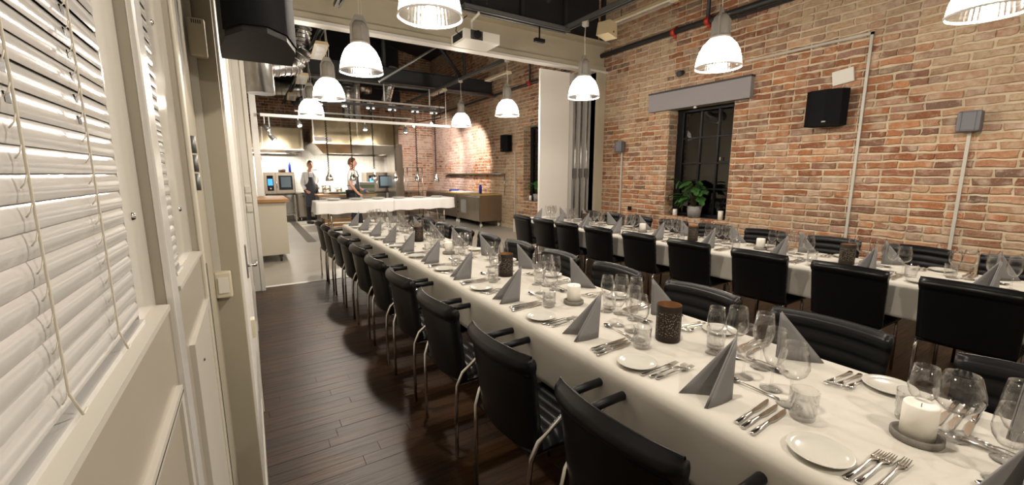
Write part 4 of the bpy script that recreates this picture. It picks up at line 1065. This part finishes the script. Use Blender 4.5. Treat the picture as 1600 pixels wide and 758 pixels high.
# white light track and spotlights
tr1 = empty('light_track', (2.3, 9.6, 2.64), 0, 'long white light track across the kitchen front', 'light track')
MB().bbox(-2.0, 1.95, -.03, .03, -.030, .028, .004).build('rail', 'track_white', tr1)
for x_ in (-1.22, 1.85): MB().tube([(x_, 0, .03), (x_, 0, .92)], .006, 6).build('suspension_rod', 'track_white', tr1)
MB().box(-1.4, 1.0, -.02, .02, .10, .13).build('upper_rail', 'galvanised', tr1)
def spot(loc, rx, rz, label, W_=0, tgt=None, twin=False, sl=.06):
    s = empty('spotlight', loc, 0, label, 'spotlight')
    M = RotZ(rz) @ RotX(rx)
    MB().tube([(0, 0, 0), (0, 0, sl)], .012, 6).build('stem', 'track_white', s)
    for dx in ((-.05, .05) if twin else (0,)):
        MB().lathe([(0, .02), (.03, .02), (.045, -.03), (.055, -.12), (.05, -.12), (.04, -.1), (0, -.1)], 16, M=M @ T(dx, 0, 0)).build('head', 'track_white' if twin else 'galvanised', s)
        MB().lathe([(0, -.105), (.038, -.105)], 16, M=M @ T(dx, 0, 0)).build('lamp_face', 'spot_face', s)
    if W_:
        l = bpy.data.lights.new('spot', 'SPOT'); l.energy = W_; l.color = (1, .88, .84); l.spot_size = R(80); l.spot_blend = .5; l.shadow_soft_size = .03
        o = bpy.data.objects.new('spot_beam', l); COL.objects.link(o); o.location = Vector(loc) + (Vector(tgt) - Vector(loc)).normalized() * .16
        o.rotation_euler = (Vector(tgt) - Vector(loc)).to_track_quat('-Z', 'Y').to_euler()
# twin spots high on the cross rail
for k, x_ in enumerate((1.50, 2.06, 2.61, 3.12, 3.70, 4.19)):
    spot((x_, 10.5, 3.16), R(-10), 0, '%s white twin spotlight on the upper kitchen rail, from the left' % ordn(k), 45 if k in (0, 2, 4) else 0, (x_, 11.8, .9), True)
MB_t = MB().bbox(1.2, 4.5, 10.48, 10.52, 3.20, 3.235, .004); 
for x_ in (2.95, 4.1): MB_t.tube([(x_, 10.5, 3.22), (x_, 10.5, 3.64)], .018, 8)
tag(MB_t.build('spot_rail', 'track_white'), 'thin white rail carrying the twin spotlights', 'rail')
spot((.95, 9.6, 2.55), R(-35), R(20), 'silver spotlight under the light track at its left', 60, (1.2, 13, 1.2))
spot((2.25, 9.6, 2.55), R(-25), R(-10), 'silver spotlight under the middle of the light track', 60, (2.6, 13.5, 1.2))
spot((3.15, 9.6, 2.55), R(-15), R(-20), 'silver spotlight at the centre right of the light track', 40, (3.2, 10.3, .8))
spot((.36, 9.6, 2.44), R(-40), R(70), 'pale spotlight at the far left behind the door post, upper', 0, sl=.17)
spot((.44, 9.6, 2.26), R(-40), R(70), 'pale spotlight at the far left behind the door post, lower', 0, sl=.35)
spot((4.35, 12.3, 2.95), R(-60), R(-60), 'wall washing spotlight aimed at the kitchen brick, left one', 420, (6.0, 14.6, 1.9))
spot((4.55, 11.4, 2.95), R(-60), R(-60), 'wall washing spotlight aimed at the kitchen brick, right one', 420, (6.2, 12.2, 1.9))
sb = MB().tube([(4.2, 13.4, 3.02), (4.6, 11.0, 3.02)], .015, 6).tube([(4.22, 13.3, 3.02), (4.22, 13.3, 3.56)], .008, 6).tube([(4.6, 11.0, 3.02), (4.6, 11.0, 3.76)], .008, 6); tag(sb.build('spot_rail', 'steel_dark'), 'dark rail carrying the wall washing spotlights', 'rail')

# extractor hoods
def hood(x0, x1, y0, y1, zb, zl, zt, label, lit):
    h_ = empty('extractor_hood', ((x0 + x1) / 2, (y0 + y1) / 2, zb), 0, label, 'extractor hood')
    hx, hy = (x1 - x0) / 2, (y1 - y0) / 2; a, b = zl - zb, zt - zb
    MB().box(-hx, hx, -hy, hy, a, b).build('canopy', 'steel_hood', h_)
    sk_ = MB(); i = .28
    sk_.add([(-hx, -hy, a), (hx, -hy, a), (hx, hy, a), (-hx, hy, a), (-hx + i, -hy + i, 0), (hx - i, -hy + i, 0), (hx - i, hy, 0), (-hx + i, hy, 0)], [(0, 1, 5, 4), (1, 2, 6, 5), (3, 0, 4, 7)])
    sk_.build('skirt', 'steel', h_)
    MB().box(-hx - .01, hx + .01, -hy - .012, -hy, a - .03, a).build('lip', 'steel', h_)
    MB().box(-hx + .4, hx - .4, .0, .24, a - .03, a - .001).build('light_panel', 'hood_light', h_)  # added glowing panel, goes with the fill lamp below it
    for k in range(3): MB().box(-hx + .02 + k * 2 * (hx - .03) / 2 - .01, -hx + .04 + k * 2 * (hx - .03) / 2, -hy - .006, -hy, a, b).build('seam_strip', 'steel', h_)
    l = bpy.data.lights.new('hood_lamp', 'AREA'); l.shape = 'RECTANGLE'; l.size = 2 * hx - .8; l.size_y = .25; l.energy = lit; l.color = (1, .92, .80)  # added area lamp, fills the kitchen with light from under the hood
    o = bpy.data.objects.new('hood_lamp', l); COL.objects.link(o); o.location = ((x0 + x1) / 2, (y0 + y1) / 2 + .12, zl - .035)
    return h_
hd = hood(1.62, 4.03, 13.0, 15.3, 2.10, 2.38, 3.05, 'large stainless extractor hood over the middle of the kitchen', KITCHEN_W * 2)
MB().box(-1.16, -.72, -1.17, -1.152, .32, .43).build('white_label', 'label_white', hd)
hood(-.6, 1.50, 14.2, 15.5, 2.13, 2.24, 2.85, 'second stainless hood over the left oven', KITCHEN_W)
shf = MB().box(2.35, 4.6, 15.3, 15.64, 2.18, 2.22).box(-.2, 1.5, 15.3, 15.64, 2.14, 2.18); tag(shf.build('wall_shelf', 'steel'), 'thin steel shelf under the hoods on the tiled wall', 'shelf')
cs = MB().bbox(4.06, 4.33, 13.6, 14.5, 0, 2.45, .005); tag(cs.build('tall_cabinet', 'steel'), 'tall narrow stainless panel at the right end of the cooking line', 'cabinet')

# combi ovens on stands
def oven(x0, label, mirror=False):
    o = empty('combi_oven', (x0 + .42, 15.1, .90), 0, label, 'oven')
    MB().bbox(-.42, .42, -.32, .40, 0, .66, .012).build('body', 'steel_oven', o)
    d_ = MB().bbox(-.11, .40, -.355, -.322, .02, .64, .008).build('door', 'steel_oven', o)
    MB().box(-.03, .35, -.362, -.354, .12, .56).build('window', 'screen_glass', d_)
    MB().box(.03, .30, -.366, -.361, .2, .52).build('lit_chamber', 'oven_window', d_)  # painted glow on the dark door glass
    MB().tube([(-.085, -.36, .18), (-.085, -.39, .2), (-.085, -.39, .34), (-.085, -.36, .36)], .012, 6).build('handle', 'chrome', d_)
    p = MB().bbox(-.34, -.17, -.335, -.32, .10, .56, .004).build('control_panel', 'black_plastic', o)
    MB().box(-.32, -.19, -.341, -.334, .26, .46).build('display', 'screen_blue', p)
    MB().lathe([(0, .02), (.025, .018), (.028, 0)], 16, M=T(-.255, -.336, .17) @ RotX(PI / 2)).build('dial', 'chrome', p)
    st = empty('oven_stand', (x0 + .42, 15.1, 0), 0, 'steel stand under the ' + label.split(',')[0], 'stand')
    for a in (-.38, .38):
        for b in (-.28, .34): MB().bbox(a - .02, a + .02, b - .02, b + .02, 0, .89, .003).build('leg', 'steel', st)
    MB().box(-.40, .40, -.30, .36, .86, .898).build('top_frame', 'knob', st); MB().box(-.38, .38, -.28, .34, .22, .25).build('shelf', 'steel', st)
oven(.40, 'left combi oven with a glowing blue display'); oven(3.42, 'right combi oven with a glowing blue display, behind the second chef')
def counter(x0, x1, y0, y1, h_, label, topm='steel', doors=3):
    c = empty('kitchen_counter', ((x0 + x1) / 2, (y0 + y1) / 2, 0), 0, label, 'counter'); hx, hy = (x1 - x0) / 2, (y1 - y0) / 2
    MB().bbox(-hx, hx, -hy, hy, .14, h_ - .04, .004).build('body', 'steel_oven', c); MB().bbox(-hx - .02, hx + .02, -hy - .02, hy + .02, h_ - .04, h_, .004).build('worktop', topm, c)
    w_ = 2 * hx / doors
    for k in range(doors):
        d = MB().bbox(-hx + k * w_ + .01, -hx + (k + 1) * w_ - .01, -hy - .02, -hy - .001, .16, h_ - .06, .004).build('door', 'steel_oven', c)
        MB().box(-hx + k * w_ + .06, -hx + (k + 1) * w_ - .06, -hy - .035, -hy - .02, h_ - .12, h_ - .10).build('handle', 'steel', d)
    for a in (-hx + .06, hx - .06):
        for b in (-hy + .06, hy - .06): MB().tube([(a, b, 0), (a, b, .15)], .02, 6).build('leg', 'steel', c)
counter(1.30, 3.38, 14.95, 15.6, .92, 'stainless back counter between the two combi ovens')
counter(1.66, 3.25, 12.9, 13.7, .92, 'central prep counter with a wooden top behind the chefs', 'oak')
def pan(x, y_, r, h_, z, label, m='steel', cat='pan', hand=True):
    o = empty('pan', (x, y_, z), random.uniform(0, 6), label, cat)
    MB().lathe([(0, .004), (r, 0), (r * 1.02, h_), (r * .97, h_), (r * .95, .01), (0, .012)], 18).build('pot', m, o)
    if hand: MB().tube([(r, 0, h_ * .8), (r + .14, 0, h_ * .95)], .01, 6).build('handle', 'black_plastic', o)
pan(2.55, 13.2, .12, .12, .92, 'dark steel pan on the prep counter left of the second chef', 'knob'); pan(2.85, 13.3, .10, .08, .92, 'steel pan next to the dark pan on the prep counter')
pan(2.2, 15.2, .14, .2, .92, 'stock pot on the back counter'); pan(2.6, 15.25, .10, .12, .92, 'small pot on the back counter right of the stock pot')
for k, (x_, m_) in enumerate(((2.1, 'food_brown'), (2.35, 'food_green'), (1.95, 'steel'))):
    o = MB().bbox(-.12, .12, -.09, .09, 0, .07, .008).build('food_tray', m_); o.location = (x_, 13.1 + .08 * k, .92); tag(o, ['brown food tray on the prep counter', 'green food tray on the prep counter', 'steel food tray at the left end of the prep counter'][k], 'tray')
for k in range(4):
    o = MB().bbox(-.22, .22, -.16, .16, 0, .085, .01).build('food_crate', 'box_grey' if k % 2 else 'food_green'); o.location = (3.05, 13.3, .92 + k * .087)
    tag(o, '%s food crate from the bottom of the stack right of the second chef' % ordn(k).replace('nearest', 'first'), 'crate', 'stacked food crates on the prep counter')
o = MB().bbox(-.2, .2, -.15, .15, 0, .22, .01).build('steel_box', 'steel_oven'); o.location = (3.15, 15.2, 1.15 - .23); tag(o, 'plain steel box on the back counter left of the right oven', 'box')
o = MB().lathe([(0, 0), (.10, 0), (.11, .08), (.05, .12), (0, .12)], 14).build('cake', 'food_brown'); o.location = (.92, 15.0, 1.56); tag(o, 'dark round cake on top of the left oven', 'cake')
o = MB().lathe([(0, 0), (.04, 0), (.04, .22), (.02, .26), (.02, .32), (0, .32)], 12).build('spray_bottle', 'blue_plastic'); o.location = (1.14, 15.0, 1.56); tag(o, 'blue and white spray bottle on the left oven', 'bottle')
o = MB().bbox(-.06, .06, -.02, .02, -.06, .06, .005).build('alarm_button', 'red_plastic'); o.location = (.36, YK - .08, 2.0); tag(o, 'small red call point on the tiled wall at far left', 'alarm')
ds = empty('soap_dispenser', (1.85, YK - .06, 1.75), 0, 'white dispenser fixed to the tiled wall right of the first chef', 'dispenser')
MB().bbox(-.17, .17, -.14, 0, -.10, .25, .02).build('body', 'white_plastic', ds); MB().bbox(-.14, .14, -.16, -.02, -.42, -.12, .02).build('tray', 'white_plastic', ds)
# island sideboard at the doorway
cb = empty('sideboard', (.26, 8.75, 0), 0, 'cream sideboard on castors with an oak top beside the doorway', 'sideboard')
MB().bbox(-.75, .25, -.60, .65, .13, 1.04, .004).build('body', 'cabinet_cream', cb); MB().bbox(-.78, .30, -.66, .70, 1.04, 1.09, .004).build('worktop', 'oak', cb)
for a, b in ((.12, -.5), (.12, .5), (-.6, -.5)):
    w_ = MB().tube([(a - .015, b, .045), (a + .015, b, .045)], .045, 14).box(a - .03, a + .03, b - .035, b + .035, .075, .13).build('castor', 'knob', cb)
struct('trim_column', MB().bbox(.14, .25, 9.7, 9.8, 0, 3.4, .004), 'track_white').name = 'trim_4'

# stainless units along the right kitchen wall
def unit(y0, y1, label, panel):
    c = empty('steel_unit', (5.83, (y0 + y1) / 2, 0), 0, label, 'cabinet'); h = (y1 - y0) / 2
    MB().bbox(-.36, .34, -h, h, .17, .90, .006).build('body', 'steel_oven', c)
    d = MB().bbox(-.375, -.361, -h + .02, h - (.25 if panel else .02), .19, .86, .004).build('door', 'steel_oven', c)
    if panel:
        MB().box(-.382, -.375, .05, h - .36, .35, .75).build('vent', 'box_grey', d)
        for k in range(3): MB().lathe([(0, .02), (.02, .018), (.022, 0)], 12, M=T(-.362, -h + .12 if False else h - .12, .35 + k * .15) @ RotY(-PI / 2)).build('knob', 'knob', c)
    for a in (-.30, .28):
        for b in (-h + .06, h - .06):
            MB().tube([(a, b, .09), (a, b, .18)], .018, 6).build('castor_stem', 'steel', c)
            MB().tube([(a - .02, b, .05), (a + .02, b, .05)], .05, 14).build('castor_wheel', 'white_plastic', c)
    return c
unit(10.42, 12.0, 'nearest stainless wheeled unit on the right kitchen wall with control knobs', True)
unit(12.03, 13.3, 'middle stainless unit on the right kitchen wall', False); unit(13.33, 14.6, 'farthest stainless unit on the right kitchen wall', False)
ws = MB().bbox(5.5, 6.15, 10.45, 12.9, .905, .93, .004); tag(ws.build('cutting_board', 'board_yellow'), 'long yellow board on the right stainless units', 'board')
for k, (y_, m_, s_, lab) in enumerate(((11.1, 'blue_plastic', .2, 'upright blue bottle on the right units'), (13.0, 'blue_plastic', .05, 'blue cloth bundle on the right units'))):
    o = (MB().lathe([(0, 0), (.045, 0), (.045, s_), (.03, s_ + .06), (0, s_ + .06)], 12) if k == 0 else MB().bbox(-.12, .12, -.15, .15, 0, .06, .02)).build('blue_bottle' if k == 0 else 'cloth_bundle', m_); o.location = (5.85, y_, .932); tag(o, lab, 'bottle' if k == 0 else 'cloth')
for k in range(3):
    o = MB().bbox(-.15, .15, -.2, .2, 0, .03, .004).build('paper_stack', 'paper'); o.location = (5.75, 11.5 + k * .5, .932); tag(o, '%s white paper stack on the right units from the near end' % ordn(k), 'paper')
sh = MB().box(XW - .16, XW - .01, 10.2, 14.3, 1.50, 1.53).tube([(XW - .05, 10.2, .93), (XW - .05, 10.2, 1.5)], .012, 6); tag(sh.build('wall_shelf', 'steel'), 'long thin steel shelf on the kitchen brick wall', 'shelf')
# rack trolley
rk_ = empty('rack_trolley', (4.82, 14.1, 0), 0, 'tall tray rack trolley left of the right wall units', 'trolley')
for a in (-.26, .26):
    for b in (-.2, .2): MB().tube([(a, b, .1), (a, b, 1.72)], .016, 6).build('post', 'steel', rk_)
for k in range(8): MB().box(-.26, .26, -.2, .2, .4 + k * .17, .412 + k * .17).build('tray', 'steel', rk_)
MB().box(-.28, .28, -.22, .22, 1.71, 1.73).build('top', 'steel', rk_)
for a in (-.24, .24): MB().tube([(a - .012, -.18, .05), (a + .012, -.18, .05)], .05, 12).build('castor', 'knob', rk_)
for k in range(2): 
    o = MB().bbox(-.2, .2, -.15, .15, 0, .10, .01).build('blue_crate', 'blue_plastic' if k else 'paper'); o.location = (4.55 + .5 * k, 13.7, 0.0 if False else .0); bpy.data.objects.remove(o)

# ducts and roof steel
def duct(name, pts, r, label, n=18, seg=True):
    d = empty(name, pts[0], 0, label, 'duct'); P0 = Vector(pts[0]); mb = MB(); q = [Vector(p) - P0 for p in pts]
    mb.tube(q, r, n); mb.build('tube', 'duct', d)
    if seg:
        rings = MB()
        for a, b in zip(q[:-1], q[1:]):
            ln = (b - a).length; k = max(1, int(ln / (r * .55)))
            for i in range(k + 1):
                c = a.lerp(b, i / k); dd = (b - a).normalized() * .008; rings.tube([c - dd, c + dd], r * 1.03, n)
        rings.build('spiral_seams', 'duct', d)
duct('air_duct', [(.26, 7.0, 4.6), (.26, 7.0, 2.62)], .17, 'big shiny vertical duct behind the black speaker', 28, False)
duct('air_duct', [(.55, 8, 4.1), (1.0, 8, 3.95), (.95, 8, 3.62)], .12, 'shiny duct elbow dropping beside the speaker, front')
duct('air_duct', [(.72, 8.2, 3.85), (.95, 8.1, 3.55), (.80, 8.1, 3.28), (.45, 8.0, 3.20), (.1, 8, 3.3)], .15, 'fat shiny flexible duct bending under the beam at left')
duct('air_duct', [(1.84, 13, 4.5), (1.84, 13, 3.10)], .13, 'shiny vertical duct rising from the hood, left one')
duct('air_duct', [(2.62, 13, 4.5), (2.62, 13, 3.08)], .17, 'ribbed vertical duct rising from the hood, middle one')
duct('air_duct', [(2.86, 12.9, 4.5), (2.95, 12.9, 4.3), (2.84, 12.9, 4.0), (2.84, 12.9, 3.08)], .09, 'slim duct with a kink beside the ribbed duct')
duct('air_duct', [(3.66, 12, 4.4), (3.60, 12, 4.1), (3.42, 12, 3.5)], .12, 'slanting duct right of the hood')
duct('air_duct', [(2.95, 13.4, 4.02), (3.35, 13.4, 4.05)], .16, 'short horizontal ribbed duct stub above the hood')
duct('air_duct', [(.6, 13.8, 3.85), (2.4, 13.8, 3.95)], .22, 'dark horizontal duct behind the pendants')
duct('air_duct', [(3.3, 14.5, 3.9), (3.6, 14.5, 3.6), (3.65, 14.5, 3.1)], .06, 'thin bent duct behind the hood at right')
def ibeam(p0, p1, h_, label):
    a, b = Vector(p0), Vector(p1); mb = MB()
    d = (b - a).normalized(); s = Vector((-d.y, d.x, 0)).normalized()
    def sl(w0, w1, z0, z1):
        vs = []
        for P in (a, b):
            for q in (w0, w1):
                for z in (z0, z1): vs.append(P + s * q + Vector((0, 0, z)))
        mb.add(vs, [(0, 1, 3, 2), (4, 6, 7, 5), (0, 4, 5, 1), (2, 3, 7, 6), (0, 2, 6, 4), (1, 5, 7, 3)])
    sl(-.09, .09, 0, .02); sl(-.09, .09, h_ - .02, h_); sl(-.008, .008, .02, h_ - .02)
    return tag(mb.build('roof_beam', 'steel_dark'), label, 'beam')
ibeam((-1, 10.9, 3.75), (6.15, 10.9, 3.75), .36, 'dark steel tie beam across the kitchen roof, nearer one')
ibeam((-1, 14.6, 4.3), (6.15, 14.6, 4.3), .3, 'dark steel tie beam across the kitchen roof, farther one')
def strut(p0, p1, label, r=.03, m='galvanised'): tag(MB().tube([p0, p1], r, 6).build('roof_strut', m), label, 'strut')
strut((1.95, 7.2, 3.0), (3.1, 7.2, 3.78), 'pale diagonal strut under the beam right of the largest pendant', .022)
strut((3.9, 10.9, 5.6), (5.2, 10.9, 4.1), 'dark diagonal roof strut before the right kitchen brick', .05, 'steel_dark')
strut((3.1, 10.9, 4.1), (3.1, 10.9, 6.0), 'dark upright roof strut over the kitchen, left one', .05, 'steel_dark')
strut((5.3, 10.9, 4.1), (5.3, 10.9, 5.7), 'dark upright roof strut by the right kitchen brick', .04, 'steel_dark')
strut((1.2, 13.2, 3.4), (3.3, 13.2, 4.6), 'dark slanting strut behind the ducts', .08, 'steel_dark')
strut((2.2, 2.0, ZR - .1), (4.4, 5.9, 4.3), 'dark roof strut above the dining room', .05, 'steel_dark')
wp = MB().box(-.2, 4.8, 14.0, 14.04, 3.15, 3.19).box(1.9, 1.94, 14.0, 14.04, 3.05, 3.15).box(3.8, 3.84, 14.0, 14.04, 3.05, 3.15); tag(wp.build('cable_rail', 'galvanised'), 'thin galvanised rail over the hoods', 'rail')

# ------------------------------------------------------------ chefs
def skinned(name, joints, edges, m, parent, sub=2, root=0):
    me = bpy.data.meshes.new(name); names = list(joints); me.from_pydata([joints[n][0] for n in names], [(names.index(a), names.index(b)) for a, b in edges], [])
    o = bpy.data.objects.new(name, me); COL.objects.link(o)
    md = o.modifiers.new('skin', 'SKIN'); md.use_smooth_shade = True
    if not me.skin_vertices: 
        pass
    sv = me.skin_vertices[0].data
    for i, n in enumerate(names):
        r_ = joints[n][1]; sv[i].radius = r_ if isinstance(r_, tuple) else (r_, r_); sv[i].use_root = (i == root)
    s = o.modifiers.new('sub', 'SUBSURF'); s.levels = sub; s.render_levels = sub
    dg = bpy.context.evaluated_depsgraph_get(); dg.update(); ev = o.evaluated_get(dg); new = bpy.data.meshes.new_from_object(ev)
    new.materials.clear(); new.materials.append(MAT[m])
    for p in new.polygons: p.use_smooth = True
    bpy.data.objects.remove(o); r = bpy.data.objects.new(name, new); COL.objects.link(r)
    if parent: r.parent = parent
    return r
def person(loc, rz, label, pose, hair_m, short, glove):
    p = empty('person', loc, rz, label, 'person')
    J = {'pelvis': ((0, 0, .98), (.13, .10)), 'waist': ((0, 0, 1.12), (.125, .09)), 'chest': ((0, -.01, 1.36), (.15, .10)), 'neck0': ((0, .0, 1.49), (.062, .055)), 'neck': ((0, -.01, 1.56), (.052, .055)),
         'jaw': ((pose['hx'] * .5, -.03, 1.635), (.058, .065)), 'head': ((pose['hx'], -.015, 1.70), (.072, .088)), 'crown': ((pose['hx'], -.0, 1.78), (.058, .07))}
    E_ = [('pelvis', 'waist'), ('waist', 'chest'), ('chest', 'neck0'), ('neck0', 'neck'), ('neck', 'jaw'), ('jaw', 'head'), ('head', 'crown')]
    for s, side in ((-1, 'l'), (1, 'r')):
        sh_, el, wr_, hn = pose[side]
        J['sh' + side] = (sh_, .055); J['el' + side] = (el, .042); J['wr' + side] = (wr_, .028); J['pa' + side] = (hn, (.036, .018))
        E_ += [('chest', 'sh' + side), ('sh' + side, 'el' + side), ('el' + side, 'wr' + side), ('wr' + side, 'pa' + side)]
        d = (Vector(hn) - Vector(wr_)).normalized(); lat = d.cross(Vector((0, 1, .2))).normalized()
        for k in range(4):
            b0 = Vector(hn) + lat * (k - 1.5) * .018 + d * .03; ln = (.028, .033, .031, .024)[k]
            cur = Vector((0, -.010, 0)); J['f%d%s' % (k, side)] = (tuple(b0), .009); J['g%d%s' % (k, side)] = (tuple(b0 + d * ln + cur), .008); J['h%d%s' % (k, side)] = (tuple(b0 + d * ln * 1.7 + cur * 2.6), .007)
            E_ += [('pa' + side, 'f%d%s' % (k, side)), ('f%d%s' % (k, side), 'g%d%s' % (k, side)), ('g%d%s' % (k, side), 'h%d%s' % (k, side))]
        tb = Vector(hn) - lat * .035 * (1 if s < 0 else -1) - d * .0; J['t' + side] = (tuple(tb), .010); J['u' + side] = (tuple(tb + d * .03 - lat * .008), .008); E_ += [('pa' + side, 't' + side), ('t' + side, 'u' + side)]
        kn, an = pose['k' + side]
        J['hip' + side] = ((s * .095, 0, .93), .085); J['kn' + side] = (kn, .06); J['an' + side] = (an, .042); J['toe' + side] = ((an[0] + pose['toe'][0], an[1] + pose['toe'][1], .035), (.04, .03))
        E_ += [('pelvis', 'hip' + side), ('hip' + side, 'kn' + side), ('kn' + side, 'an' + side), ('an' + side, 'toe' + side)]
    body = skinned('body', J, E_, 'skin', p)
    # face
    hx = pose['hx']; HM = T(hx, -.02, 1.70) @ RotZ(pose['turn']); face = MB()
    hd_ = MB(); 
    def head(u, v):
        a = 2 * PI * u; t = v * PI; x = math.sin(t) * math.sin(a) * .076; y_ = -math.sin(t) * math.cos(a) * .096; z = math.cos(t) * .122
        if y_ < 0 and z < -.02: x *= 1 - .25 * min(1, (-z - .02) / .08)
        nz_ = math.exp(-((a if a < PI else a - 2 * PI) / .22) ** 2 - ((z + .012) / .03) ** 2); y_ -= .022 * nz_
        return (x, y_, z)
    hd_.grid(head, 28, 20, M=HM); hd_.build('face', 'skin', body)
    for s in (-1, 1):
        MB().lathe([(0, .006), (.009, .004), (.011, 0)], 10, M=HM @ T(s * .028, -.088, .012) @ RotX(PI / 2)).build('eye', 'knob', body)
        MB().lathe([(0, .01), (.018, .008), (.024, 0), (0, -.004)], 10, M=HM @ T(s * .074, .005, -.0) @ RotY(s * PI / 2)).build('ear', 'skin', body)
        MB().box(-.014, .014, -.004, .004, -.002, .003, M=HM @ T(s * .028, -.091, .032)).build('eyebrow', hair_m, body)
    MB().box(-.022, .022, -.003, .003, -.003, .003, M=HM @ T(0, -.086, -.062)).build('mouth', 'food_brown', body)
    def hair(u, v):
        a = 2 * PI * u; t = v * PI * (.60 - .33 * max(0, math.cos(a)) ** .6); k = 1.10 + .05 * math.sin(a * 9) * math.sin(t)
        return (math.sin(t) * math.sin(a) * .076 * k, -math.sin(t) * math.cos(a) * .096 * k, math.cos(t) * .122 * 1.14 + .004)
    MB().grid(hair, 28, 12, M=HM).build('hair', hair_m, p)
    # clothes follow the body
    JJ = {}
    for n in ('pelvis', 'waist', 'chest', 'neck0', 'shl', 'shr', 'ell', 'elr', 'wrl', 'wrr'):
        q, r_ = J[n]; r_ = r_ if isinstance(r_, tuple) else (r_, r_); g = .034 if n in ('pelvis', 'waist', 'chest') else .022; JJ[n] = (q, (r_[0] + g, r_[1] + g))
    if short:
        for s in 'lr':
            q = Vector(J['sh' + s][0]).lerp(Vector(J['el' + s][0]), .85); JJ['el' + s] = (tuple(q), (.068, .068)); JJ.pop('wr' + s)
    ej = [('pelvis', 'waist'), ('waist', 'chest'), ('chest', 'neck0')] + [(a + s, b + s) if i else ('chest', 'sh' + s) for s in 'lr' for i, (a, b) in enumerate([('', ''), ('sh', 'el')] + ([] if short else [('el', 'wr')]))]
    skinned('jacket', JJ, ej, 'jacket', p)
    TT = {n: (J[n][0], (lambda r_: (r_[0] + .018, r_[1] + .018))(J[n][1] if isinstance(J[n][1], tuple) else (J[n][1],) * 2)) for n in ('pelvis', 'hipl', 'hipr', 'knl', 'knr', 'anl', 'anr')}
    skinned('trousers', TT, [('pelvis', 'hipl'), ('pelvis', 'hipr'), ('hipl', 'knl'), ('hipr', 'knr'), ('knl', 'anl'), ('knr', 'anr')], 'trousers', p)
    for s in 'lr':
        an = J['an' + s][0]; tx, ty = pose['toe']; a = math.atan2(ty, tx) + PI / 2
        MB().bbox(-.048, .048, -.20, .08, 0, .085, .03, M=T(an[0], an[1], 0) @ RotZ(a)).build('shoe', 'trousers', p)
    # apron: bib and skirt, wrapped round the front
    def apr(u, v):
        z = 1.36 - v * .86; wd = .095 + min(1, max(0, (v - .10) / .22)) * .10 + .02 * v; t = (u - .5) * 2; a = t * 1.08
        return (math.sin(a) * wd * 1.03, -math.cos(a) * (.155 + .015 * math.sin(v * 2)) + .01, z)
    ap = MB().grid(apr, 14, 16).build('apron', 'apron', p); sd = ap.modifiers.new('thickness', 'SOLIDIFY'); sd.thickness = .006
    st_ = MB()
    for s in (-1, 1): st_.tube([(s * .07, -.150, 1.35), (s * .06, -.11, 1.50), (s * .05, .03, 1.56)], .007, 5)
    st_.tube([(.20 * math.cos(a), -.005 + .135 * math.sin(a), 1.13) for a in [i * 2 * PI / 20 for i in range(21)]], .008, 5); st_.build('apron_strap', 'apron', p)
    if glove:
        MB().bbox(-.045, .045, -.03, .03, -.06, .05, .02, M=T(*pose[glove][3])).build('glove', 'glove', p)
    return p
pose1 = dict(hx=.02, turn=R(12), toe=(.03, -.12), l=((-.17, 0, 1.44), (-.215, .05, 1.17), (-.17, -.10, 1.00), (-.13, -.16, .95)), r=((.17, 0, 1.44), (.215, .02, 1.18), (.20, -.15, 1.02), (.19, -.22, .99)),
             kl=((-.10, -.01, .5), (-.11, .0, .07)), kr=((.10, -.03, .5), (.12, -.02, .07)))
c1 = person((1.60, 14.1, 0), R(8), 'standing chef with dark hair, white long sleeved jacket and grey apron facing the camera', pose1, 'hair_dark', False, None)
c1.scale = (1.04, 1.04, 1.04)
pose2 = dict(hx=.0, turn=R(0), toe=(.0, -.12), l=((-.19, 0, 1.45), (-.24, .03, 1.18), (-.20, -.10, .98), (-.18, -.15, .93)), r=((.19, .0, 1.45), (.25, .0, 1.18), (.20, -.18, 1.02), (.18, -.26, .98)),
             kl=((-.09, -.03, .5), (-.10, .05, .07)), kr=((.10, -.09, .5), (.10, -.14, .07)))
c2 = person((2.42, 12.1, 0), R(72), 'chef in profile with brown hair, white short sleeved jacket and dark apron', pose2, 'hair_brown', True, 'r')
c2.scale = (1.10, 1.12, 1.06)
